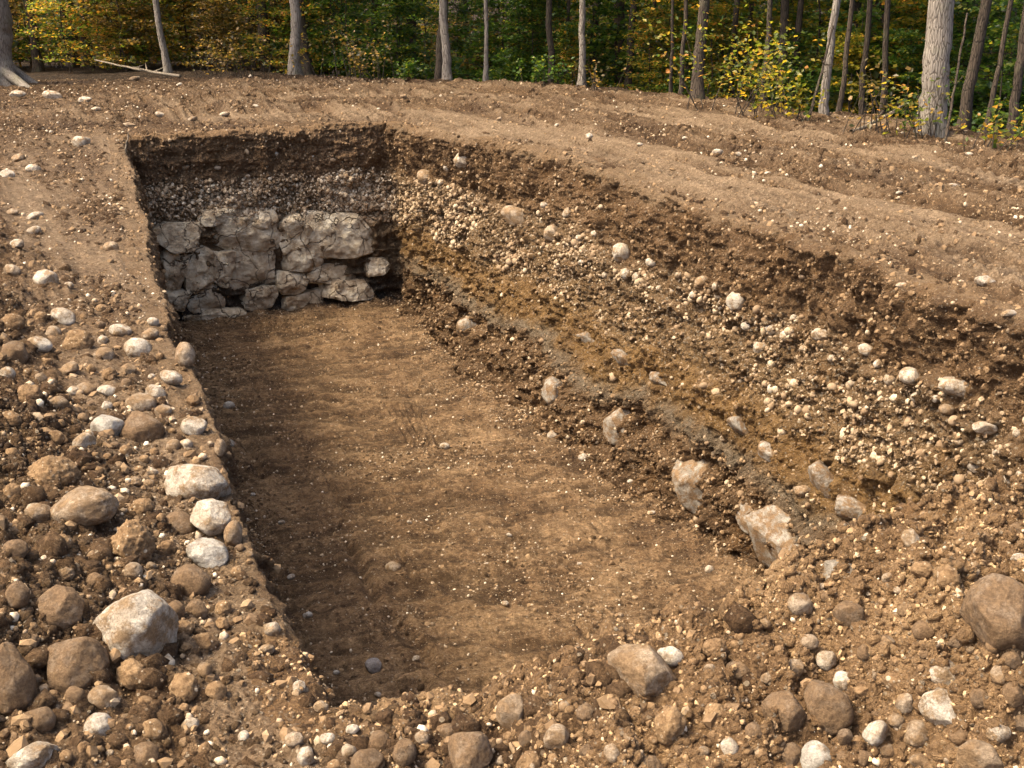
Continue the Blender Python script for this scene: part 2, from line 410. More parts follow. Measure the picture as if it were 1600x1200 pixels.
# ------------------------------------------------------------------ ground height
_ca = np.radians([-180, -90, -40, -25, -10, 3, 11.7, 22.4, 35, 60, 90, 180])
_cr = np.array([40, 40, 30, 27.5, 26.2, 24.3, 20.4, 17.0, 14.6, 12.6, 12, 40])
def crest_e(x, y):
    th = np.arctan2(x, y)
    return np.hypot(x, y) - np.interp(th, _ca, _cr) + 0.5 * vnoise(x * 0.6, y * 0.6, 0 * x, 5)
_hx = np.array([-0.9, -0.4, 0.0, 0.15, 0.3, 0.5, 0.7, 0.85, 1.0, 1.1, 1.25, 1.45, 1.7, 2.4, 4.0])
_hz = np.array([0, 0.02, 0.03, 0.09, 0.18, 0.20, 0.29, 0.33, 0.34, 0.40, 0.47, 0.53, 0.52, 0.45, 0.3])
def heap_right(x, y, d):
    m = np.interp(x + 0.05 * vnoise(x * 3, y * 3, 0 * x, 8), _hx, _hz) * np.exp(-(np.maximum(d - 0.08, 0) / 1.25) ** 2)
    return m * sstep(6.0, 4.6, y)
def left_q(x, y):
    return (-0.45 - 0.345 * (y - 3.35)) - x
def heap_left(x, y):
    q = left_q(x, y) + 0.30 * vnoise(x * 1.3, y * 1.3, 0 * x, 12)
    w0 = np.interp(y, [3, 5, 8, 12], [0.40, 0.32, 0.62, 1.1])
    return 0.62 * sstep(0, 2.4, q - w0) * sstep(15.5, 9.0, y) * sstep(1.0, 2.6, y)
def height(x, y, fine=True):
    d = samp(SD_RIM, x, y)
    z0 = 0 * x
    e = crest_e(x, y)
    th = np.arctan2(x, y)
    ls = sstep(math.radians(-2), math.radians(-14), th)            # left side: forest floor stays higher
    drop = (0.17 - 0.13 * ls)
    em = np.maximum(e + 0.8, 0)
    z = -drop * np.minimum(em * em / (em + 2.0), 16)
    z = z + 0.16 * np.maximum(e - 28, 0) * sstep(28, 45, e) * (1 - 0.0 * ls)
    z = np.minimum(z, 14)
    hr = heap_right(x, y, d); hl = heap_left(x, y)
    heap = np.clip(hr * 3.2 + hl * 3.5, 0, 1)
    z = z + hr + hl
    s = -0.42 * x + 0.907 * y; c = 0.907 * x + 0.42 * y             # along / across the right rim
    right = sstep(-1.0, 0.5, 0.907 * (x - 2.04) + 0.42 * (y - 11.26)) * sstep(-0.02, 0.10, d)
    right = np.maximum(right, sstep(18.3, 19.0, y) * sstep(-9, -5, x))
    path_r = right * (sstep(-0.02, 0.12, d) * sstep(1.9, 1.3, d) + 0.8 * sstep(3.0, 3.3, d) * sstep(4.2, 3.8, d) + 0.6 * sstep(5.3, 5.5, d) * sstep(6.3, 6.0, d))
    ql = left_q(x, y)
    path_l = sstep(0.0, 0.25, ql) * sstep(1.25, 0.8, ql - np.interp(y, [3, 5, 8, 12], [-0.45, -0.3, 0.2, 0.5])) * (1 - sstep(16, 19, y))
    compact = np.clip(path_r + path_l * 0.75, 0, 1) * (1 - heap) * sstep(0.5, -0.5, e)
    compact = np.clip(compact * (0.8 + 0.5 * vnoise(s * 0.5, c * 1.6, z0, 40)) + right * (1 - heap) * 0.55 * sstep(0.1, 0.7, fbm(s * 0.18, c * 1.6, z0, 1.8, 4, 42)) * sstep(0.5, -0.5, e), 0, 1)
    if fine:
        near = sstep(45, 15, np.hypot(x, y))
        nf = sstep(13, 6, np.hypot(x, y))
        rough = 1 - 0.5 * compact
        stk = billow(s * 0.13, c * 1.5, z0, 3.6, 2, 62, 0.72)
        stk2 = billow(s * 0.14, c * 1.9, z0, 6.5, 2, 63, 0.75)
        relief_shade = (1 - heap) * sstep(0.5, -0.5, e) * np.maximum(right, 0.5) * np.clip(d * 3, 0, 1)
        compact = np.clip(compact * (0.72 + 0.28 * np.clip(stk, 0, 1)) + relief_shade * (0.30 * (stk - 0.62) + 0.30 * (stk2 - 0.62)), 0, 1)  # packed soil, with lit ridges and shaded troughs painted in
        z = z + 0.035 * fbm(x, y, z0, 0.8, 3, 50) * np.clip(d, 0, 1)
        # ridges left by the dozer tracks, stretched along the rim
        tr = billow(s * 0.28, c * 1.35, z0, 1.9, 3, 60)
        z = z + (0.022 * tr + 0.075 * stk + 0.028 * stk2) * rough * (1 - heap) * right * near
        for dc in (0.62, 2.35, 3.6, 5.9):
            band = sstep(0.24, 0.19, np.abs(d - dc - 0.06 * vnoise(s * 0.3, z0, z0, 45))) * right * (1 - heap) * sstep(0.2, -0.5, e) * sstep(-0.35, 0.25, vnoise(s * 0.5, c * 0.5, z0, 46) + 0.35)
            tread = np.sin((s + 0.15 * np.abs(d - dc)) * 2 * np.pi / 0.17)
            z = z + band * (0.022 * tread - 0.012)
            compact = np.clip(compact + band * 0.22 * tread, 0, 1)  # tread shading painted in: crests lighter, grooves darker
            z = z + 0.038 * np.exp(-((np.abs(d - dc) - 0.27) / 0.045) ** 2) * right * (1 - heap) * sstep(0.2, -0.5, e)
        z = z + (0.032 * billow(s * 0.7, c * 1.6, z0, 3.2, 2, 64, 0.7) + nf * 0.014 * billow(s, c, z0, 15, 3, 68, 0.65)) * rough * near
        z = z + 0.008 * billow(s * 0.4, c * 1.1, z0, 9, 1, 66, 0.7) * near
        z = z - 0.050 * heap + heap * (0.03 + 0.085 * np.clip(d * 1.5, 0, 1)) * fbm(x, y, z0, 1.7, 3, 70) + heap * (0.0 * fbm(x, y, z0, 1.7, 1, 70) + 0.060 * billow(x, y, z0, 4.5, 4, 74, 0.66) + 0.030 * billow(x, y, z0, 11, 3, 77, 0.62))
        z = z + (0.013 * nf + 0.014 * heap) * fbm(x, y, z0, 17, 3, 80, 0.6) * (1 - 0.6 * compact) * near
    return z, heap, compact, sstep(-0.3, 1.5, e), d, hr, hl

# polar sheet round the camera foot: fine inside the field of view
th_f = np.radians(np.arange(-27, 27.01, 0.070))
th_l = np.radians(np.concatenate([np.linspace(-180, -60, 40, endpoint=False), np.linspace(-60, -27, 90, endpoint=False)]))
th_r = np.radians(np.concatenate([np.linspace(27, 60, 90)[1:], np.linspace(60, 180, 40)[1:]]))
TH = np.concatenate([th_l, th_f, th_r])
RR = [0.2, 0.6, 1.0, 1.4, 1.8, 2.0]
r = 2.05
while r < 31:
    RR.append(r); r += min(max(0.0048, 0.00085 * (r * r + HC * HC) / HC), 0.032)
while r < 90: RR.append(r); r *= 1.03
while r < 1500: RR.append(r); r *= 1.25
RR = np.array(RR)
T2, R2 = np.meshgrid(TH, RR)
X = (R2 * np.sin(T2)); Y = (R2 * np.cos(T2))
Z, HEAP, COMP, LIT, DD, HR_, HL_ = height(X, Y)
P_EXT = np.stack([X, Y, Z], -1)
N_EXT = grid_normals(P_EXT); N_EXT *= np.sign(N_EXT[..., 2:3])
nr, nc = X.shape
F = grid_faces(nr, nc)
dmin = DD.ravel()[F].min(1)
keep = dmin > 0.10
heapmask = (HEAP.ravel()[F].mean(1) > 0.5)
isr = X.ravel()[F[:, 0]] > -0.35 + 0.0
V = P_EXT.reshape(-1, 3)
AT = dict(compact=COMP.ravel(), litter=LIT.ravel())
def sub(mask, name, mat, label=None, cat=None, kind='structure'):
    v, f, a = compact(V, F[keep & mask], AT)
    o = link(name, new_mesh(name, v, f[:, ::-1], mat, a))
    o['kind'] = kind
    return o
sub(~heapmask, 'ground', M_GROUND)
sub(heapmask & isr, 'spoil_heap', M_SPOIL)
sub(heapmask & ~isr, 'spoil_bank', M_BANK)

# ------------------------------------------------------------------ pit walls (one ring strip)
seg_len = np.linalg.norm(np.roll(RIM_F, -1, 0) - RIM_F, axis=1)
cum = np.concatenate([[0], np.cumsum(seg_len)[:-1]])
tot = seg_len.sum()
kpos = cum[np.arange(len(RIM_K)) * 200]          # arc length of each key point
stops = []
def add_span(a, b, step):
    stops.extend(np.arange(a, b, step))
add_span(kpos[0], kpos[5] - 0.3, 0.014)            # left wall, hidden
add_span(kpos[5] - 0.3, kpos[7] + 0.1, 0.013)     # far wall
s0 = kpos[7] + 0.1
while s0 < kpos[14]:
    stops.append(s0)
    s0 += np.interp(s0, [kpos[7], kpos[11], kpos[13], kpos[14]], [0.016, 0.011, 0.009, 0.012])
add_span(kpos[14], tot, 0.014)
US = np.array(stops)
def at_s(Fp, s): return np.stack([np.interp(s, np.append(cum, tot), np.append(Fp[:, k], Fp[0, k])) for k in (0, 1)], 1)
RU = at_s(RIM_F, US); FU = at_s(FOOT_F, US)
tan = np.roll(at_s(RIM_F, (US + 0.15) % tot) - at_s(RIM_F, (US - 0.15) % tot), 0, axis=0)
tan /= np.linalg.norm(tan, axis=1, keepdims=True)
nin = np.stack([tan[:, 1], -tan[:, 0]], 1)       # towards the inside
cen = np.array([-0.8, 10.5])
if ((cen - RU) * nin).sum(1).mean() < 0: nin = -nin
WS = np.concatenate([np.linspace(-0.40, -0.02, 24), np.arange(0, 1.0, 0.0052), np.linspace(1.0, 1.16, 16)])
Wg, Sg = np.meshgrid(WS, US, indexing='ij')
farm = sstep(kpos[5] - 0.25, kpos[5] + 0.15, US) * sstep(kpos[7] + 0.25, kpos[7] - 0.15, US)
rightm = sstep(kpos[7] - 0.15, kpos[7] + 0.25, US) * sstep(kpos[14] + 0.3, kpos[14], US)
hr0, *_ = height(RU[:, 0] - nin[:, 0] * 0.12, RU[:, 1] - nin[:, 1] * 0.12)
def lateral(w):                                   # batter profile 0..1
    return np.interp(w, [0, 0.03, 0.10, 0.22, 0.5, 0.8, 0.92, 1.0], [0, 0.03, 0.09, 0.18, 0.42, 0.70, 0.84, 1.0])
wc = np.clip(Wg, 0, 1)
lat = lateral(wc)
PX = RU[:, 0][None] * (1 - lat) + FU[:, 0][None] * lat
PY = RU[:, 1][None] * (1 - lat) + FU[:, 1][None] * lat
PZ = hr0[None] * (1 - wc) - DEPTH * wc
out = np.where(Wg < 0, -Wg, 0); inn = np.where(Wg > 1, Wg - 1, 0)
PX = PX - nin[:, 0][None] * out + nin[:, 0][None] * inn * 1.6
PY = PY - nin[:, 1][None] * out + nin[:, 1][None] * inn * 1.6
zo, *_r = height(PX, PY)
lift = np.where(out > 0.17, -(out - 0.17) * 0.35, 0.0)
PZ = np.where(Wg < 0, np.where(out > 0.10, zo + 0.002 + lift, zo * sstep(0, 0.10, out) + hr0[None] * (1 - sstep(0, 0.10, out))), PZ)
PZ = PZ - np.where(Wg > 1, 0.25 * (Wg - 1), 0)
# displacement, along the inward plan normal
fz = np.zeros_like(PX)
S2 = Sg
wall = sstep(-0.012, 0.025, Wg) * sstep(1.12, 0.98, Wg)
wj = Wg + 0.035 * fbm(S2, fz, fz, 0.7, 3, 90) + 0.02 * fbm(S2, Wg * 3, fz, 4, 3, 93)   # warped layer coordinate
top = sstep(0.0, 0.05, wj) * sstep(0.27, 0.20, wj)
grav = sstep(0.22, 0.28, wj) * sstep(0.56, 0.50, wj)
och = sstep(0.50, 0.56, wj) * sstep(0.70, 0.66, wj)
low = sstep(0.68, 0.76, wj)
D = 0.07 * sstep(0.0, 0.2, Wg) * fbm(PX, PY, PZ, 1.3, 3, 100) + 0.030 * billow(PX * 0.35, PY * 0.35, PZ * 1.5, 3.2, 4, 102, 0.65)
D = D + 0.046 * fbm(PX, PY, PZ, 6, 5, 104, 0.68) + 0.014 * billow(PX, PY, PZ, 15, 3, 107, 0.7)
rill = billow(S2, PZ * 0.22 + S2 * 0.25, fz, 3.6, 3, 110, 0.62)
D = D + (top * (0.060 * rill - 0.03) + sstep(0.20, 0.03, wj) * 0.03 * rill * wall) * (1 - 0.75 * farm[None])
D = D + grav * 0.032 * billow(PX, PY, PZ, 13, 3, 114, 0.7)
D = D + och * (0.045 * billow(PX, PY, PZ * 0.6, 4.5, 4, 118, 0.66))
# ledge: ochre/grey bed stands proud, undercut below it
ledge = np.exp(-((wj - 0.70) / 0.035) ** 2) * 0.07 - np.exp(-((wj - 0.775) / 0.03) ** 2) * 0.09 * (0.6 + 0.8 * vnoise(S2 * 1.3, fz, fz, 121))
D = D + ledge * rightm[None]
D = D + low * rightm[None] * (0.10 * billow(PX, PY, PZ * 0.7, 2.4, 5, 124, 0.66) + 0.03 * rill)
D = D + farm[None] * sstep(0.48, 0.54, wj) * (-0.05 + 0.05 * billow(PX * 0.6, PY * 0.6, PZ * 2.0, 3.5, 3, 128)) * sstep(1.0, 0.95, Wg)
D = D + 0.06 * np.exp(-((Wg - 0.97) / 0.06) ** 2) * (0.5 + fbm(PX, PY, fz, 2.5, 3, 130))
nearm = (US > kpos[14] - 0.2) * 1.0 + (US < kpos[0] + 0.5) * 1.0
lft = 1 - np.clip(rightm + farm, 0, 1)
D = (D * (1 - lft[None]) + (np.abs(D) * 0.3 - 0.04) * lft[None]) * wall + lft[None] * wall * (0.03 * billow(PX, PY, PZ, 9, 3, 135, 0.7) + 0.03 * fbm(PX, PY, PZ, 3, 3, 136)) + 0.006 * fbm(PX, PY, PZ, 30, 2, 133)
PX = PX + nin[:, 0][None] * D; PY = PY + nin[:, 1][None] * D
PZ = PZ + wall * 0.010 * fbm(PX, PY, PZ, 9, 3, 137)
P_WALL = np.stack([PX, PY, PZ], -1)
N_WALL = grid_normals(P_WALL)
_chk = (N_WALL[150, :, :2] * nin).sum(1).mean()
if _chk < 0: N_WALL = -N_WALL
gravel_mask = np.clip(grav + 0.25 * low + 0.2 * och, 0, 1) * sstep(-0.02, 0.05, Wg)
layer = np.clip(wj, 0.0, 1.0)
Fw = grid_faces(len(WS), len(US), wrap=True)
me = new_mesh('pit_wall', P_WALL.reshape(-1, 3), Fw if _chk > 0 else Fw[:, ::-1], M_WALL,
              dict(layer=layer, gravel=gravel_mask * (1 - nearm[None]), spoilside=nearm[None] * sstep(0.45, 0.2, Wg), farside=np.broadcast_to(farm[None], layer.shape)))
link('pit_wall', me, kind='structure')

# ------------------------------------------------------------------ pit floor
thf = np.radians(np.arange(-24, 26.01, 0.075))
rf = [4.0]
while rf[-1] < 19.8: rf.append(rf[-1] + min(max(0.010, 0.0006 * (rf[-1] ** 2 + 24.2) / 4.92), 0.02))
T2, R2 = np.meshgrid(thf, np.array(rf))
FX = R2 * np.sin(T2); FY = R2 * np.cos(T2); f0 = 0 * FX
df = -samp(SD_FOOT, FX, FY)                        # inside positive
sa = -0.36 * FX + 0.933 * FY; ca = 0.933 * FX + 0.36 * FY
FZ = -DEPTH + 0.05 * fbm(FX, FY, f0, 0.5, 2, 140) + 0.016 * billow(FX, FY, f0, 3.0, 2, 143, 0.6) + 0.006 * fbm(FX, FY, f0, 12, 1, 147, 0.72)
FZ += 0.026 * billow(sa * 1.5, ca * 0.55, f0, 3.2, 2, 155, 0.7) + 0.010 * billow(sa * 1.1, ca * 0.8, f0, 10, 1, 156, 0.7) + 0.012 * billow(sa * 0.35, ca * 1.8, f0, 3.0, 3, 150) + 0.13 * np.exp(-np.maximum(df, 0) / 0.22) * (0.8 + 0.7 * fbm(FX, FY, f0, 2.5, 3, 153))
FZ -= 0.008 * sstep(0.25, 0.6, vnoise(sa * 0.35, ca * 5.5, f0, 157)) * sstep(-0.1, 0.4, vnoise(sa * 0.25, ca * 0.7, f0, 158))
TEETH = [(x0 + k * 0.16, y0, x0 + k * 0.16 - ln * 0.36 + 0.05, y0 + ln, 0.018, 0.022) for (x0, y0, ln, nk) in ((-1.7, 10.6, 1.3, 2), (-3.0, 14.0, 1.4, 2), (-1.1, 12.6, 1.2, 3)) for k in range(nk)]
for (ax, ay, bx, by, wd, dp) in TEETH + list(((-2.9, 12.6, -2.5, 11.6, 0.05, 0.04), (-1.45, 10.0, -1.1, 8.95, 0.045, 0.045), (-0.95, 8.7, -0.55, 7.9, 0.05, 0.03), (0.5, 8.7, 0.75, 8.1, 0.03, 0.02), (-0.65, 7.7, -0.48, 7.25, 0.05, 0.05), (-1.0, 9.9, -0.85, 9.4, 0.02, 0.02))):
    dx, dy = bx - ax, by - ay; L2 = dx * dx + dy * dy
    t = np.clip(((FX - ax) * dx + (FY - ay) * dy) / L2, 0, 1)
    dd = np.hypot(FX - ax - t * dx, FY - ay - t * dy)
    FZ -= 1.3 * dp * np.exp(-(dd / wd) ** 2) - 0.5 * dp * np.exp(-((dd - 2.2 * wd) / wd) ** 2)
RELIEF_SHADE = np.clip(0.42 + 0.55 * (billow(sa * 1.5, ca * 0.55, f0, 3.2, 2, 155, 0.7) - 0.55) + 0.5 * (billow(sa * 1.2, ca * 0.6, f0, 8, 2, 159, 0.75) - 0.55) + 0.3 * vnoise(FX * 0.7, FY * 0.7, f0, 160), 0, 1)  # painted relief shading, crests lighter and troughs darker, plus random tone
P_FLOOR = np.stack([FX, FY, FZ], -1)
N_FLOOR = grid_normals(P_FLOOR); N_FLOOR *= np.sign(N_FLOOR[..., 2:3])
Ff = grid_faces(*FX.shape)
kf = df.ravel()[Ff].min(1) > -0.22
v, f, a = compact(P_FLOOR.reshape(-1, 3), Ff[kf], dict(relief_shade=RELIEF_SHADE))
link('pit_floor', new_mesh('pit_floor', v, f[:, ::-1], M_FLOOR, a), kind='structure')

# ------------------------------------------------------------------ ray casting against coarse copies
def coarse_bvh(P, s0, s1, mask=None, wrap=False):
    Q = P[::s0, ::s1]; Fq = grid_faces(Q.shape[0], Q.shape[1], wrap)
    if mask is not None:
        mk = mask[::s0, ::s1].ravel()[Fq].all(1); Fq = Fq[mk]
    return BVHTree.FromPolygons([tuple(p) for p in Q.reshape(-1, 3).tolist()], [tuple(q) for q in Fq.tolist()])
BV = [coarse_bvh(P_EXT, 4, 4, DD > 0.08), coarse_bvh(P_WALL, 3, 4), coarse_bvh(P_FLOOR, 5, 5, df > -0.2)]
CAMP = Vector((0, 0, HC))
def hit(px, py):
    d = ray(px, py); dn = d.normalized(); best = None
    for b in BV:
        h = b.ray_cast(CAMP, dn, 100)
        if h[0] is not None and (best is None or h[3] < best[1]): best = (h[0], h[3], h[1])
    return best

# ------------------------------------------------------------------ stones
import bmesh
_ico = {}
def ico(sub):
    if sub not in _ico:
        bm = bmesh.new(); bmesh.ops.create_icosphere(bm, subdivisions=sub, radius=1.0)
        _ico[sub] = (np.array([v.co[:] for v in bm.verts]), np.array([[v.index for v in f.verts] for f in bm.faces])); bm.free()
    return _ico[sub]
def stone_verts(sub, seed, kind):
    P, Fc = ico(sub); P = P.copy(); rs = np.random.RandomState(seed)
    o = rs.rand(3) * 50
    n = lambda f, oc, g=0.5: fbm(P[:, 0] + o[0], P[:, 1] + o[1], P[:, 2] + o[2], f, oc, 0, g)
    if kind == 'cobble':   k, lo, hi, a, b2 = 6, 0.72, 0.93, 0.13, 0.018
    elif kind == 'boulder': k, lo, hi, a, b2 = 9, 0.66, 0.9, 0.15, 0.026
    elif kind == 'angular': k, lo, hi, a, b2 = 12, 0.55, 0.82, 0.15, 0.03
    else:                  k, lo, hi, a, b2 = 3, 0.75, 0.9, 0.17, 0.09
    rad = 1 + a * n(1.1, 2)
    if kind == 'clod': rad = rad + 0.055 * billow(P[:, 0] + o[0], P[:, 1] + o[1], P[:, 2] + o[2], 2.6, 4, 3, 0.7)
    Q = P * rad[:, None]
    for _ in range(k):
        m = rs.normal(size=3); m /= np.linalg.norm(m); d = rs.uniform(lo, hi)
        t = Q @ m - d; soft = 0.06 if kind != 'angular' else 0.015
        Q = Q - np.outer(np.where(t > -soft, np.maximum(t, 0) * 0.85 + 0, 0), m)
    Q = Q * (1 + b2 * fbm(Q[:, 0] + o[1], Q[:, 1] + o[2], Q[:, 2] + o[0], 6, 3, 2, 0.6))[:, None]
    ext = np.abs(Q).max(0); Q = Q / ext
    return Q, Fc
_smesh = {}
def stone_mesh(kind, mk, big, seed):
    key = (kind, mk, big, seed)
    if key not in _smesh:
        Q, Fc = stone_verts(5 if big == 2 else (4 if big == 1 else 3), seed * 13 + 5, kind)
        _smesh[key] = new_mesh(kind, Q, Fc, MATS[mk])
    return _smesh[key]
RND = random.Random(11)
NAMES = {'cobble': 'cobble', 'boulder': 'boulder', 'angular': 'rock', 'clod': 'dirt_clod'}
PLACED = []                                        # px, py, w, obj, anchor name or None
def put_stone(px, py, w, h, mk, kind=None, anchor=None, group=None, label=None, roll=None, seed=None, push=-0.0):
    if kind is None: kind = 'clod' if mk == 'c' else ('boulder' if w > 55 else 'cobble')
    b = hit(px, py + (0.36 * h if mk != 'w' else 0))
    if b is None: return None
    d = ray(px, py); f = (b[0] - CAMP).dot(Vector((0, cp, -sp)))
    a = w / 2 * f / FPX; c = h / 2 * f / FPX
    if b[2].z > 0.6 and w > 14: a *= 1.06; c *= 1.14
    if mk == 'w': k_ = 1.3 if w > 85 else 1.18; a *= k_; c *= k_
    dep = 0.5 * (a + c) * 0.95
    ctr = CAMP + d * f
    if b[2].z > 0.6: ctr.z -= 0.28 * c
    steep = abs(b[2].z) < 0.6
    ctr = ctr + d.normalized() * dep * ((0.85 if w > 85 else 0.65) if mk == 'w' else (push if not steep else (push + 0.2 if w < 40 else push + 0.45)))
    big = 2 if w > 60 else (1 if w > 20 else 0)
    me = stone_mesh(kind, mk, big, seed if seed is not None else RND.randint(0, 2 if big == 2 else 5) + (int(px) % 3) * (1 if big == 2 else 2))
    o = link(NAMES[kind], me)
    X_ = Vector((1, 0, 0)); N_ = Vector((0, cp, -sp)); U_ = Vector((0, sp, cp))
    ro = math.radians(roll if roll is not None else 0)
    Xr = X_ * math.cos(ro) + U_ * math.sin(ro); Ur = U_ * math.cos(ro) - X_ * math.sin(ro)
    fl = [RND.choice((-1, 1)) for _ in range(2)]
    M = Matrix((Xr * a * fl[0], N_ * dep * fl[0] * fl[1], Ur * c * fl[1])).transposed().to_4x4()
    M.translation = ctr
    o.matrix_world = M
    PLACED.append([px, py, w, o, anchor, mk, kind, group])
    return o

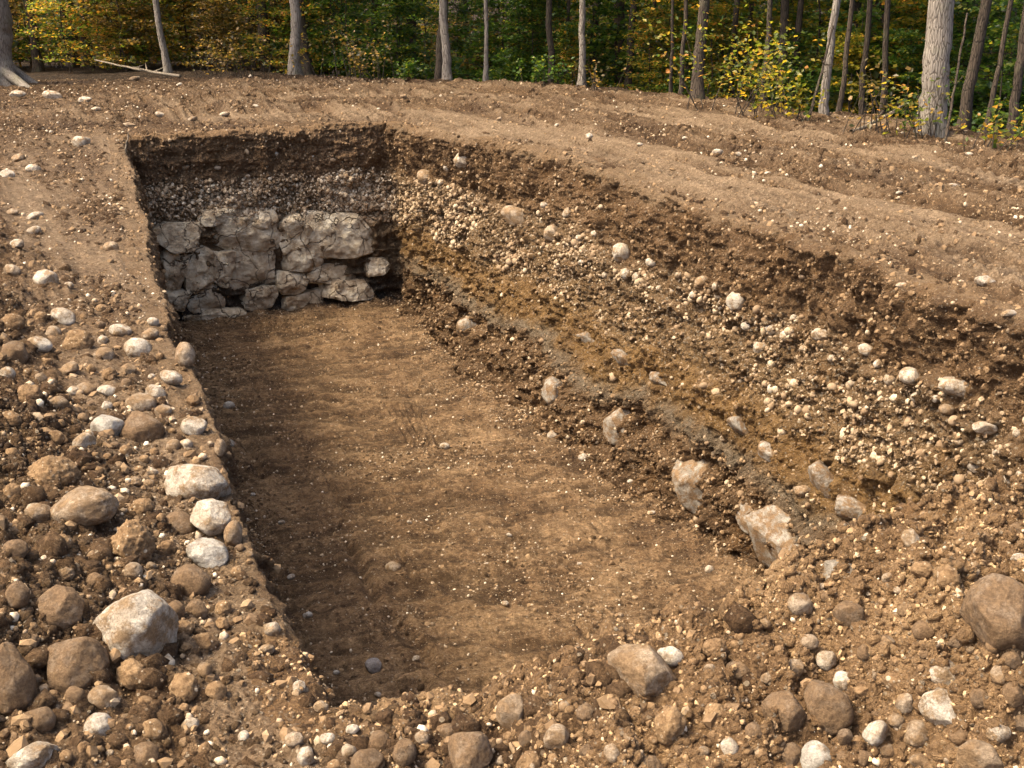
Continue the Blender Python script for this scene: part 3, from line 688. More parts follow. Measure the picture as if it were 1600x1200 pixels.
# px, py, w, h, material, kind, roll, anchor label (how one would point it out)
A = [
 (205,970,122,116,'p','boulder',0,'big mottled white and brown boulder in the left foreground'),
 (117,1032,98,88,'b','boulder',20,'brown boulder leaning against the big mottled boulder'),
 (133,785,106,62,'t','boulder',8,'long low tan boulder lying on the left spoil bank'),
 (305,748,98,66,'p','boulder',-25,'largest white boulder on the left rim of the pit'),
 (330,808,64,60,'p','boulder',0,'round cream boulder on the left rim below the white one'),
 (325,860,70,52,'g','boulder',-8,'smooth pale grey boulder under the round cream one'),
 (168,663,53,38,'g','cobble',-5,'white grey cobble beside the brown stone on the left bank'),
 (222,666,66,50,'b','boulder',-22,'brown rounded stone right of the white grey cobble'),
 (302,666,43,32,'p','cobble',-10,'pale oval cobble with brown stain near the left rim'),
 (220,628,46,36,'t','cobble',10,'tan cobble above the brown rounded stone'),
 (268,590,38,24,'p','cobble',-10,'cream cobble above the left rim bend'),
 (216,542,46,34,'p','cobble',-15,'mottled pale cobble on the upper left bank'),
 (290,556,32,44,'t','cobble',0,'tan cobble poking out of the left rim edge'),
 (99,492,42,28,'p','cobble',-20,'pale cobble half sunk in dark spoil on the left'),
 (61,536,38,26,'p','cobble',-10,'white cobble left of a dark clod'),
 (188,514,34,20,'p','cobble',-5,'flat pale cobble near the left path'),
 (73,433,40,28,'p','cobble',-15,'pale cobble at the left frame side of the path'),
 (175,384,26,17,'t','cobble',0,'tan cobble alone on the bare left path'),
 (127,219,30,18,'p','cobble',0,'pale cobble lying alone at the far left corner of the pit'),
 (52,262,24,14,'p','cobble',0,'uppermost pale cobble in the column on the left edge'),
 (10,583,26,28,'p','cobble',0,'pale cobble cut by the left picture edge'),
 (130,686,34,34,'p','cobble',-40,'half buried white cobble on the left bank'),
 (283,815,50,36,'b','boulder',-15,'dirty grey stone wedged left of the round cream boulder'),
 (364,836,30,46,'t','cobble',-10,'tan stone at the pit edge right of the cream boulder'),
 (300,903,58,50,'b','boulder',0,'brown round stone under the pale grey boulder'),
 (96,949,74,66,'b','boulder',-30,'brown dirt coated boulder left of the big mottled boulder'),
 (16,1052,66,116,'b','boulder',10,'large brown boulder cut by the left edge'),
 (47,1180,76,42,'p','boulder',14,'long cream boulder at the bottom left corner'),
 (155,1132,46,42,'p','cobble',-15,'white and brown cobble near the bottom left'),
 (296,1129,28,18,'p','cobble',5,'small flat white cobble on the gritty strip'),
 (380,1149,18,18,'p','cobble',0,'tiny white round cobble near the bottom'),
 (424,983,29,25,'p','cobble',0,'pale round cobble beside the near left rim'),
 (417,1015,24,17,'p','cobble',0,'small pale cobble below the pale round one at the near left rim'),
 (468,1073,22,20,'p','cobble',0,'white cobble on the near left corner slope'),
 (501,1104,25,19,'p','cobble',0,'white cobble at the near left corner of the pit'),
 (479,1178,29,27,'p','cobble',0,'pale cobble at the bottom edge below the near corner'),
 (1008,1048,128,86,'t','boulder',-24,'large tan and white boulder jutting over the near edge'),
 (1048,1022,42,28,'p','cobble',0,'cobble perched behind the large jutting boulder'),
 (797,1112,50,56,'t','boulder',15,'tan boulder on the near edge left of the jutting boulder'),
 (735,1170,68,70,'b','boulder',10,'brown lumpy boulder at the bottom centre'),
 (870,1152,42,42,'t','cobble',0,'round tan cobble at the bottom centre'),
 (957,1174,26,28,'t','cobble',0,'small tan cobble at the bottom right of the round tan one'),
 (1155,1048,44,32,'b','cobble',0,'brown cobble on the right heap slope'),
 (1265,1004,31,27,'t','cobble',0,'tan cobble left of the pink one on the right heap'),
 (1293,1028,33,28,'p','cobble',0,'pinkish cobble in the middle of the right heap'),
 (1318,1062,31,29,'p','cobble',-25,'pinkish pale cobble below the first pink one'),
 (1325,958,50,46,'b','angular',0,'angular brown rock near the right heap crest'),
 (1385,1001,28,27,'t','cobble',-35,'tan cobble right of the angular brown rock'),
 (1475,1052,46,46,'p','cobble',-30,'pale faceted cobble above the long white stone'),
 (1473,1106,70,62,'p','boulder',-35,'long white stone on the lower right heap'),
 (1368,1140,34,42,'p','cobble',-35,'pale cobble with brown stains left of the tan round stone'),
 (1432,1147,48,46,'t','cobble',0,'tan round stone below the long white stone'),
 (1414,1098,28,34,'t','cobble',-20,'tan egg shaped cobble left of the long white stone'),
 (1228,1112,80,72,'b','boulder',-20,'left one of two big brown boulders on the right heap'),
 (1296,1106,70,94,'b','boulder',20,'right one of two big brown boulders on the right heap'),
 (1566,956,118,116,'b','boulder',-30,'largest boulder, grey brown, at the right edge of the heap'),
 (1533,1188,84,60,'t','boulder',-30,'tan boulder at the bottom right corner'),
 (1274,1182,50,52,'g','cobble',-35,'pale grey cobble at the bottom right of centre'),
 (1584,1086,36,40,'b','cobble',0,'brown cobble at the right edge of the heap'),
 (1580,1032,32,32,'b','cobble',0,'round brown cobble under the largest boulder'),
 (1533,1091,34,34,'b','cobble',0,'dark brown cobble right of the long white stone'),
 (1425,842,30,36,'p','cobble',30,'white stone edge showing on the heap crest by the right wall'),
 (1045,1126,52,58,'c','clod',0,'brown clod below the large jutting boulder'),
 (205,842,74,76,'c','clod',0,'large crumbly clod between the tan boulder and the rim'),
 (82,736,88,62,'c','clod',-10,'big dark clod in the hollow on the left'),
 (122,530,50,40,'c','clod',0,'dark clod beside the white cobble on the upper left'),
 (207,1049,50,46,'c','clod',0,'clod resting under the big mottled boulder'),
 (287,1072,46,52,'c','clod',10,'brown clod on the gritty strip near the bottom left'),
 (584,1037,27,25,'u','cobble',0,'smooth blue grey cobble on the near pit floor'),
 (615,884,25,17,'t','cobble',0,'pinkish cobble lying in the middle of the pit floor'),
 (694,696,17,10,'p','cobble',0,'small pale cobble far out on the pit floor'),
 (357,632,19,14,'g','cobble',0,'grey cobble on the pit floor under the left rim'),
 (360,692,16,13,'g','cobble',0,'second grey cobble on the pit floor under the left rim'),
 (863,678,17,13,'p','cobble',0,'cobble on the pit floor at the foot of the right wall'),
 (911,713,15,11,'p','cobble',0,'small cobble on the floor near the right wall under the second boulder'),
 (1108,888,15,12,'p','cobble',0,'pink cobble on the floor near the near end of the right wall'),
 (1112,750,108,96,'w','angular',35,'grey boulder bulging from the lower right wall'),
 (1182,808,62,52,'w','angular',-35,'tan rock slab between the two grey boulders of the right wall'),
 (1240,858,150,104,'w','angular',-48,'largest grey boulder at the foot of the right wall'),
 (1320,888,76,50,'w','angular',-20,'tan rock at the wall foot beside the heap'),
 (974,670,58,58,'w','angular',-30,'grey boulder in the middle of the lower right wall'),
 (867,614,36,46,'w','boulder',15,'upright grey stone low in the right wall'),
 (928,537,54,22,'w','angular',-28,'grey ledge piece at the far end of the grey seam'),
 (985,566,58,24,'w','angular',-30,'second grey ledge piece of the seam above the middle boulder'),
 (1036,597,48,22,'w','angular',-32,'third grey ledge piece of the seam'),
 (1160,668,56,24,'w','angular',-35,'dark edged grey ledge above the small hollow'),
 (1205,708,54,28,'w','angular',-38,'grey ledge left of the large hollow'),
 (1290,752,66,38,'w','angular',-45,'grey ledge roofing the large hollow'),
 (1340,800,72,34,'w','angular',-20,'broad grey ledge just above the heap'),
 (734,512,36,32,'w','boulder',0,'brown boulder in the far lower part of the right wall'),
 (722,250,26,26,'p','cobble',30,'white oval cobble near the top of the far right wall'),
 (665,276,30,25,'t','cobble',-20,'tan cobble near the far corner of the right wall'),
 (808,338,54,36,'t','boulder',-20,'large tan cobble in the upper right wall'),
 (888,333,22,18,'p','cobble',0,'pale cobble right of the large tan one'),
 (864,366,42,30,'t','boulder',-15,'tan cobble under the large tan one in the right wall'),
 (971,395,34,30,'p','cobble',-30,'pale cobble under the dark topsoil of the right wall'),
 (977,428,18,18,'p','cobble',0,'left one of two small white cobbles in the gravel'),
 (994,433,14,15,'p','cobble',0,'right one of two small white cobbles in the gravel'),
 (1152,470,35,31,'p','cobble',0,'round pale cobble in the gravel bed of the right wall'),
 (1127,474,13,20,'p','cobble',0,'small upright cobble touching the round pale one'),
 (1284,523,36,22,'p','cobble',-12,'flat cream cobble just under the topsoil'),
 (1355,547,29,20,'p','cobble',-25,'cream cobble right of the flat cream one'),
 (1392,592,25,22,'p','cobble',0,'left cobble of the pair in the nearer right wall'),
 (1422,587,34,28,'p','cobble',-15,'right cobble of the pair in the nearer right wall'),
 (1495,605,62,34,'p','boulder',-6,'large long cream cobble in the nearer right wall'),
 (1540,668,42,24,'p','cobble',-10,'cream cobble below and right of the large long one'),
 (1525,730,27,19,'p','cobble',-25,'oval cobble low in the gravel at the right'),
 (1574,747,27,18,'p','cobble',-25,'oval cobble at the right edge above the heap'),
 (1205,514,21,20,'p','cobble',0,'middle cobble of the row in the gravel bed'),
 (1228,526,20,20,'p','cobble',0,'right cobble of the row in the gravel bed'),
 (1186,543,25,20,'p','cobble',-20,'pale cobble below the row in the gravel bed'),
 (1252,767,30,20,'t','cobble',0,'tan cobble inside the hollow of the right wall'),
 (1410,446,22,10,'p','cobble',0,'white stone on the top edge of the right wall'),
 (1540,437,32,16,'p','cobble',-10,'pale stone on the bare ground right of the pit'),
 (1487,290,28,9,'p','cobble',0,'pale stone far out on the churned ground'),
 (1122,236,18,9,'p','cobble',0,'white stone in a ridge of the churned ground'),
 (920,212,14,12,'p','cobble',0,'upright white stone on the far churned ground'),
 (28,146,26,11,'p','cobble',0,'pale stone at the foot of the big left tree'),
 (84,148,34,14,'p','cobble',-12,'flat pale stone right of the big left tree'),
 (132,155,22,11,'p','cobble',0,'pale stone farther right of the big left tree'),
]
for t in A:
    put_stone(*t[:5], kind=t[5], roll=t[6], anchor=t[7])
# plainer stones: px, py, w, h, material
Bs = """11 271 22 16 p;54 337 28 14 p;52 359 24 14 p;26 380 22 16 p;28 246 22 14 t;107 445 16 12 p;83 518 26 24 t;236 522 28 20 t;163 552 34 24 t;242 610 34 22 p
135 606 36 22 t;167 608 30 18 p;90 628 34 24 t;108 575 30 20 t;18 420 28 18 t;20 330 20 12 t;60 800 46 34 t;115 610 26 18 p;200 575 26 18 t;255 640 26 20 t;345 700 20 30 t
28 925 40 40 b;272 950 32 30 b;306 950 34 34 b;117 1084 34 30 b;160 1085 44 36 t;228 1175 42 36 b;60 1120 50 40 b;320 1045 26 26 t;25 860 40 34 b;150 905 30 24 b
630 1172 38 40 b;592 1156 34 34 b;570 1190 60 44 b;512 1152 26 18 p;460 1152 30 20 t;545 1170 24 22 t;822 1155 28 28 b;917 1176 28 26 b;700 1140 26 22 b;660 1150 22 20 t;550 1140 24 16 p
1140 1165 28 34 p;1180 1140 30 26 b;1236 1175 38 36 b;1240 1045 40 28 t;1400 1123 26 20 t;1445 985 40 32 b;1552 1012 24 22 b;1562 1054 28 30 t;1385 1175 30 28 b;1500 1150 34 30 b;1440 1190 38 24 t;1560 1140 36 30 p;1595 1130 30 30 b;1350 1185 28 24 b;1320 1150 26 26 b;1495 1000 26 22 b;1350 1020 26 26 b;1195 975 22 18 t;1110 1045 24 18 t;1200 1060 24 20 t;1590 870 22 14 p;1530 860 20 14 t
1017 410 20 15 p;1098 440 25 19 t;1118 447 12 14 p;1052 455 14 12 p;1083 460 15 12 p;1166 510 18 14 p;1185 505 14 14 p;1375 567 22 14 p;1432 621 20 17 p;1480 640 28 20 t;1588 677 14 14 p;1462 622 14 12 p;1205 607 12 17 p;1132 685 16 13 t;1576 490 26 12 p;1240 497 14 12 p;1255 545 15 12 t;1300 560 16 13 p;1330 600 16 13 t;1450 660 18 13 p;1500 690 20 14 t;1560 705 20 14 p;1595 740 16 14 p;1270 590 14 12 t;1060 430 13 11 t;930 365 16 12 p;905 372 14 11 p;850 320 14 11 p;780 300 16 12 t;750 275 15 12 t;700 262 16 12 p;640 262 14 11 p;690 285 14 10 p;760 330 14 12 t;830 400 15 11 t;910 410 14 10 p;945 430 12 10 p;1030 450 12 10 p;1150 515 13 11 t
489 246 16 12 p;430 240 10 9 p;565 238 14 11 p;535 268 12 9 p;455 252 12 8 t;385 276 13 8 p;340 262 12 8 p;290 262 14 8 t;575 288 12 9 p;520 250 12 8 t
985 752 12 7 p;1020 800 10 7 p;640 815 9 6 p;795 835 10 6 p;760 880 10 6 p;790 942 12 9 p;650 1028 14 10 p;590 1084 12 9 p;440 815 12 8 g;395 772 10 7 g;455 900 14 9 g;480 960 16 10 g;525 1050 12 8 g;675 975 9 7 t;905 880 9 6 p;970 960 12 8 t;700 510 9 6 p
1000 225 12 7 p;1155 240 14 7 p;1070 215 10 6 p;1320 250 14 7 p;1430 245 14 7 p;1515 240 14 7 p;1300 330 12 6 t;1405 300 12 6 p;1575 350 16 7 p;1200 270 11 6 p;870 195 10 6 p;780 185 10 6 t;200 195 22 9 t;250 178 18 8 p;300 185 16 7 t;350 178 20 8 p;150 170 16 7 p;400 165 12 6 p;560 150 12 6 t;630 150 12 6 t;280 132 14 6 p;210 122 18 7 t"""
for tok in Bs.replace('\n', ';').split(';'):
    a = tok.split()
    if len(a) == 5:
        put_stone(float(a[0]), float(a[1]), float(a[2]), float(a[3]), a[4], kind='cobble' if float(a[2]) < 55 else 'boulder', roll=RND.uniform(-25, 25), seed=RND.randint(0, 7))
# loose clods of soil on both heaps
def scatter_clods(n, box, wr, zone):
    k = 0; tries = 0
    while k < n and tries < n * 20:
        tries += 1
        px = RND.uniform(box[0], box[2]); py = RND.uniform(box[1], box[3])
        if zone == 'l' and px > np.interp(py, [500, 640, 830, 960, 1100, 1200], [220, 280, 360, 350, 340, 330]): continue
        if zone == 'r' and py < np.interp(px, [520, 800, 950, 1200, 1250, 1340, 1440, 1600], [1150, 1120, 1060, 965, 930, 930, 850, 800]): continue
        if zone == 'm' and px > np.interp(py, [500, 640, 830, 960], [270, 310, 380, 420]): continue
        w = wr[0] + (wr[1] - wr[0]) * RND.random() ** 2.2
        if any(abs(px - q[0]) < (w + q[2]) * 0.48 and abs(py - q[1]) < (w + q[2]) * 0.42 for q in PLACED): continue
        if put_stone(px, py, w, w * RND.uniform(0.7, 0.95), 'c' if RND.random() < (0.75 if zone != 'm' else 0.35) else RND.choice('bt' if zone != 'm' else 'bttp'), kind='clod' if RND.random() < 0.8 else 'cobble', roll=RND.uniform(-30, 30), push=0.15, seed=RND.randint(0, 7)): k += 1
scatter_clods(80, (0, 480, 420, 1200), (14, 46), 'l')
scatter_clods(60, (90, 500, 400, 900), (12, 34), 'm')
scatter_clods(75, (520, 800, 1600, 1200), (16, 46), 'r')

# labels: anchors keep their own, the rest are pointed out from the nearest anchor
CATS = {'cobble': 'cobble', 'boulder': 'boulder', 'angular': 'rock', 'clod': 'clod'}
TONE = dict(w='grey brown', p='pale', t='tan', b='brown', g='grey', u='blue grey', c='brown')
anchors = [q for q in PLACED if q[4]]
short = {}
def side(q, a):
    dx, dy = q[0] - a[0], q[1] - a[1]
    v = 'above' if dy < 0 else 'below'; hz = 'left of' if dx < 0 else 'right of'
    if abs(dx) > 2 * abs(dy): return hz
    if abs(dy) > 2 * abs(dx): return v
    return v + ' and ' + hz
used = set()
for q in PLACED:
    o = q[3]; o['category'] = CATS[q[6]]
    if q[4]: o['label'] = q[4]; used.add(q[4])
for q in PLACED:
    if q[4]: continue
    o = q[3]
    kindw = {'cobble': 'cobble', 'boulder': 'stone', 'angular': 'rock', 'clod': 'crumbly clod'}[q[6]]
    size = 'small' if q[2] < 22 else ('fist sized' if q[2] < 34 else 'larger')
    done = False
    for near in ('', 'closest ', 'next '):
        for a in sorted(anchors, key=lambda a: (a[0] - q[0]) ** 2 + (a[1] - q[1]) ** 2)[:9]:
            an = a[4].split(' lying ')[0]
            lab = f"{near}{size} {TONE[q[5]]} {kindw} {side(q, a)} the {an}"
            if lab not in used and len(lab.split()) <= 16: done = True; break
        if done: break
    if not done: lab = f"{size} {TONE[q[5]]} {kindw} crowded among others well {side(q, anchors[0])} the big mottled boulder"
    used.add(lab); o['label'] = lab
for q in PLACED:
    px, py, kd = q[0], q[1], q[6]
    zone = 'in the far wall' if (220 < px < 600 and 200 < py < 500) else None
    if not zone:
        r_rim = np.interp(px, [600, 900, 1150, 1400, 1600], [200, 280, 345, 430, 510])
        if py < r_rim - 4: zone = 'on the churned ground'
        elif py > 1080 or px > 1180 and py > 930 or px > 940 and py > 990: zone = 'on the near heap'
        elif px < np.interp(py, [200, 500, 640, 830, 1100], [190, 300, 345, 420, 520]): zone = 'on the left bank'
        elif px > np.interp(py, [470, 600, 680, 790, 925], [640, 800, 880, 1050, 1240]) - 4 and py < 920: zone = 'in the right wall'
        else: zone = 'on the pit floor'
    q[3]['group'] = {'cobble': 'cobbles ', 'boulder': 'boulders ', 'angular': 'rocks ', 'clod': 'clods '}[kd] + zone

# ------------------------------------------------------------------ bedrock blocks in the far wall
def block_mesh(w, h, dep, seed, cuts=9, rough=0.05):
    rs = np.random.RandomState(seed); n = 40
    bm = bmesh.new(); bmesh.ops.create_cube(bm, size=2.0)
    bmesh.ops.subdivide_edges(bm, edges=bm.edges[:], cuts=n, use_grid_fill=True)
    P = np.array([v.co[:] for v in bm.verts]); Fq = np.array([[v.index for v in f.verts] for f in bm.faces]); bm.free()
    Q = P * np.array([w, dep, h]) / 2
    # chip the corners with planes, keep the front broken
    for _ in range(cuts):
        m = rs.normal(size=3) * np.array([1, 0.7, 1]); m /= np.linalg.norm(m)
        ext = (np.abs(m) * np.array([w, dep, h]) / 2).sum(); d = ext * rs.uniform(0.56, 0.82)
        t = Q @ m - d; Q = Q - np.outer(np.maximum(t, 0), m)
    for _ in range(8):
        m = np.array([rs.uniform(-0.45, 0.45), -1, rs.uniform(-0.45, 0.45)]); m /= np.linalg.norm(m)
        d = (np.abs(m) * np.array([w * 0.55, dep, h * 0.55]) / 2).sum() * rs.uniform(0.80, 0.98); t = Q @ m - d; Q = Q - np.outer(np.maximum(t, 0), m)
    o = rs.rand(3) * 40
    nz = fbm(Q[:, 0] + o[0], Q[:, 1] + o[1], Q[:, 2] + o[2], 5, 4, 0, 0.55) * rough
    rdg = billow(Q[:, 0] + o[1], Q[:, 1] + o[2], Q[:, 2] + o[0], 3.5, 2, 4) * rough * 0.6
    Q = Q + (Q / np.maximum(np.linalg.norm(Q, axis=1, keepdims=True), 1e-6)) * (nz + rdg)[:, None]
    st = fbm(Q[:, 0] + o[2], Q[:, 1] * 0.3 + o[0], Q[:, 2] + o[1], 3.6, 4, 7, 0.55)
    Q[:, 1] += (np.round(st * 3) / 3 * 0.7 + 0.3 * st) * 0.045 * (Q[:, 1] < 0)
    return new_mesh('bedrock_block', Q, Fq, BEDROCK)
blocks = [
 (282,366,72,46,'brown bedrock block at the upper left of the far wall'),
 (384,364,112,46,'long pale bedrock block with a broken edge in the far wall'),
 (345,338,60,20,'thin rock ledge above the long pale block'),
 (408,342,52,22,'thin pale rock ledge by the middle joint of the far wall'),
 (461,364,50,54,'squarish bedrock block left of the largest pale block'),
 (529,366,92,62,'largest and palest bedrock block in the far wall'),
 (268,420,40,64,'left one of two upright grey blocks in the far wall'),
 (310,420,42,66,'right one of two upright grey blocks in the far wall'),
 (346,420,32,52,'narrow curved block beside the fractured centre block'),
 (396,412,84,60,'fractured grey block in the centre of the far wall'),
 (470,402,66,34,'pale split block right of the fractured centre block'),
 (272,466,42,36,'dark low block at the lower left corner of the far wall'),
 (318,468,52,38,'dark low block left of the rounded boulder'),
 (401,463,56,38,'rounded boulder set in the foot of the far wall'),
 (452,440,50,30,'dark grey slab over the rounded boulder'),
 (510,428,84,28,'dark layered slab under the palest block'),
 (470,470,66,24,'low dark slab right of the rounded boulder'),
 (545,452,76,26,'low dark slab near the far right corner'),
 (590,415,34,26,'dark block in the far right corner of the pit'),
 (330,492,90,18,'flat dark slab along the floor of the far wall'),
]
p5 = Vector((-5.25, 17.0, 0)); p7 = Vector((-1.85, 18.5, 0))
wdir = (p7 - p5).normalized(); wrot = math.atan2(wdir.y, wdir.x)
for i, (px, py, w, h, lab) in enumerate(blocks):
    b = BV[1].ray_cast(CAMP, ray(px, py).normalized(), 60)
    if b[0] is None: continue
    q_ = b[0]
    nrm = Vector((-math.sin(wrot), math.cos(wrot), 0))
    off = (Vector((q_.x, q_.y, 0)) - p5).dot(nrm)
    if abs(off) > 0.75:
        d_ = ray(px, py); t_ = ((p5 - nrm * 0.30 - CAMP).dot(nrm)) / d_.dot(nrm); q_ = CAMP + d_ * t_
    b = (q_,)
    f = (b[0] - CAMP).dot(Vector((0, cp, -sp)))
    ww = w * f / FPX / math.cos(wrot) * RND.uniform(1.04, 1.14); hh = h * f / FPX * RND.uniform(1.08, 1.2); dep = 0.42
    o = link('boulder' if i == 13 else 'bedrock_block', block_mesh(ww, hh, dep, 300 + i * 7, 16 if i == 13 else 11, 0.018 if h > 25 else 0.012))
    prot = 0.13 if py < 430 else 0.10
    if i == 13: prot = 0.20
    if i in (2, 3): prot = 0.07
    nrm = Vector((-math.sin(wrot), math.cos(wrot), 0))
    o.location = b[0] + nrm * (dep / 2 - prot - 0.02 * (i % 3))
    o.rotation_euler = (RND.uniform(-0.06, 0.06), RND.uniform(-0.10, 0.10), wrot + RND.uniform(-0.05, 0.05))
    o['label'] = lab; o['category'] = 'boulder' if i == 13 else 'rock block'; o['group'] = 'bedrock blocks in the far wall'

# ------------------------------------------------------------------ uncountable pebbles and crumbs
def scatter(name, mat, P, N, weight, count, smin, smax, embed, seed, sub=1, power=2.5, lumpy=0.18, smooth=True):
    rs = np.random.RandomState(seed)
    w = weight.ravel().astype(np.float64); w = np.maximum(w, 0); w /= w.sum()
    idx = rs.choice(len(w), size=count, p=w)
    c = P.reshape(-1, 3)[idx]; n = N.reshape(-1, 3)[idx]
    base, Fc = ico(sub); nv = len(base)
    s = smin + (smax - smin) * rs.rand(count) ** power
    variants = [base * (1 + lumpy * rs.normal(size=(nv, 1)) * 0.5 + 0.0) for _ in range(24)]
    vi = rs.randint(0, 24, count); B = np.array(variants)[vi]
    axes = rs.uniform(0.55, 1.15, (count, 1, 3)); B = B * axes
    q = rs.normal(size=(count, 4)); q /= np.linalg.norm(q, axis=1, keepdims=True)
    a, b, cc, d = q.T
    Rm = np.stack([1 - 2 * (cc * cc + d * d), 2 * (b * cc - a * d), 2 * (b * d + a * cc), 2 * (b * cc + a * d), 1 - 2 * (b * b + d * d), 2 * (cc * d - a * b),
                   2 * (b * d - a * cc), 2 * (cc * d + a * b), 1 - 2 * (b * b + cc * cc)], -1).reshape(-1, 3, 3)
    B = np.einsum('nij,nvj->nvi', Rm, B) * s[:, None, None] * 0.5
    c = c + n * (s * 0.5 * embed)[:, None] + rs.uniform(-0.5, 0.5, c.shape) * 0.01
    Vv = (B + c[:, None, :]).reshape(-1, 3)
    Fa = (Fc[None] + (np.arange(count) * nv)[:, None, None]).reshape(-1, 3)
    return link(name, new_mesh(name, Vv, Fa, mat, smooth=smooth), kind='stuff')
vis = np.maximum(rightm[None] + farm[None], (Wg < 0.45) * 0.7)
area_w = np.linalg.norm(np.cross(np.gradient(P_WALL, axis=1), np.gradient(P_WALL, axis=0)), axis=-1)
clump = sstep(-0.5, 0.7, fbm(PX, PY, PZ, 1.6, 3, 200))
nogo = np.where((farm[None] > 0.5) & (Wg > 0.52), 0.04, 1.0)
gw = area_w * (vis + 1.5 * farm[None]) * np.clip(grav * (0.35 + 0.9 * clump) + 0.10 * low + 0.05 * och + 0.04 * top, 0, 2) * nogo * (Wg > 0)
scatter('wall_gravel', WPEB, P_WALL, N_WALL, gw, 30000, 0.010, 0.045, -0.2, 1, 1, 2.2, 0.4, False)
scatter('wall_pebbles', WPEB, P_WALL, N_WALL, gw * (0.2 + clump), 3600, 0.035, 0.095, -0.3, 21, 2, 2.2, 0.10)
scatter('far_wall_gravel', PEB, P_WALL, N_WALL, area_w * farm[None] * grav * (Wg < 0.46) * (0.3 + clump), 4500, 0.015, 0.07, 0.0, 31, 1, 2.2, 0.35, False)
scatter('rim_crumbs', GCRUMB, P_WALL, N_WALL, area_w * nearm[None] * (Wg < 0.3), 16000, 0.004, 0.03, 0.0, 32, 1, 3.2, 0.4, False)
scatter('rim_clumps', M_SPOIL, P_WALL, N_WALL, area_w * nearm[None] * (Wg < 0.3), 6000, 0.010, 0.05, -0.3, 33, 1, 2.0, 0.34)
scatter('wall_crumbs', DCRUMB, P_WALL, N_WALL, area_w * vis * (Wg > -0.1) * (0.35 + low + 0.6 * top) * nogo, 30000, 0.008, 0.05, 0.0, 2, 1, 3.4, 0.35, False)
area_f = np.linalg.norm(np.cross(np.gradient(P_FLOOR, axis=1), np.gradient(P_FLOOR, axis=0)), axis=-1)
cl = sstep(-0.2, 0.9, fbm(FX, FY, f0, 1.2, 3, 210))
scatter('floor_pebbles', PEB, P_FLOOR, N_FLOOR, area_f * (df > -0.05) * (0.15 + cl + 1.5 * np.exp(-np.maximum(df, 0) / 0.25)), 9000, 0.008, 0.036, 0.1, 3, 1, 5.0)
scatter('floor_clumps', M_FLOOR, P_FLOOR, N_FLOOR, area_f * (df > -0.1) * (0.1 + cl ** 2 + 3 * np.exp(-np.maximum(df, 0) / 0.25)), 22000, 0.015, 0.07, -0.45, 51, 1, 2.5, 0.34)
scatter('floor_crumbs', DCRUMB, P_FLOOR, N_FLOOR, area_f * (df > -0.1) * (0.3 + cl + 7 * np.exp(-np.maximum(df, 0) / 0.16)), 20000, 0.006, 0.05, 0.0, 4, 1, 4.0, 0.35, False)
area_e = np.linalg.norm(np.cross(np.gradient(P_EXT, axis=1), np.gradient(P_EXT, axis=0)), axis=-1)
fov = (np.abs(np.arctan2(X, Y)) < 0.47) & (DD > 0.03) & (np.hypot(X, Y) > 1.9)
rr = np.hypot(X, Y)
cle = sstep(-0.3, 0.8, fbm(X, Y, 0 * X, 1.1, 3, 220))
scatter('spoil_crumbs', GCRUMB, P_EXT, N_EXT, area_e * fov * (X > -0.35) * (rr < 12) * (0.10 + HEAP) * (0.12 + cle) / (0.6 + rr * 0.25) ** 2, 26000, 0.004, 0.022, 0.0, 5, 1, 4.0, 0.4, False)
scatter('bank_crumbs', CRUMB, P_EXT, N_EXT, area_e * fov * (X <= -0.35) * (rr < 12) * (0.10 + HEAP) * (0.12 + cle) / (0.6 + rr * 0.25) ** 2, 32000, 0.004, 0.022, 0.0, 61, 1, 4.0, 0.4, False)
fov2 = (np.abs(np.arctan2(X, Y)) < 0.85) & (DD > 0.03) & (rr > 1.6)
hz_ = area_e * fov2 * (1 - 0.6 * (np.abs(np.arctan2(X, Y)) > 0.47)) * (rr < 12) * (HEAP + 0.16 * (X < 0) * (rr < 9)) / (0.6 + rr * 0.25) ** 2 * (0.25 + cle)
scatter('spoil_clumps', M_SPOIL, P_EXT, N_EXT, hz_ * (X > -0.35), 34000, 0.010, 0.046, -0.35, 41, 1, 2.0, 0.34)
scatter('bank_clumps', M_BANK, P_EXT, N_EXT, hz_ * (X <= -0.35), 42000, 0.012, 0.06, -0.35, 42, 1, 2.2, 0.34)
scatter('spoil_pebbles', PEB, P_EXT, N_EXT, area_e * fov * (rr < 14) * (0.35 + 0.5 * HEAP) * (0.3 + cle) / (0.6 + rr * 0.25) ** 2, 4500, 0.004, 0.028, 0.1, 6, 1, 3.6)
scatter('ground_pebbles', PEB, P_EXT, N_EXT, area_e * fov * (rr > 3) * (rr < 30) * (1 - HEAP) * (1 - LIT) * (0.1 + cle) * (1.2 - COMP) / (3 + rr), 6000, 0.008, 0.06, 0.1, 7, 1, 4.0)
scatter('ground_clumps', M_GROUND, P_EXT, N_EXT, area_e * fov * (rr > 3) * (rr < 30) * (1 - HEAP) * (1 - LIT) * (1.02 - COMP) ** 2 * (0.2 + cle) / (3 + rr), 30000, 0.02, 0.12, -0.4, 52, 1, 2.5, 0.34)
scatter('ground_crumbs', DCRUMB, P_EXT, N_EXT, area_e * fov * (rr > 3) * (rr < 30) * (1 - HEAP) * (1 - LIT) * (1.15 - COMP) / (3 + rr), 26000, 0.008, 0.07, 0.0, 8, 1, 4.0, 0.4, False)

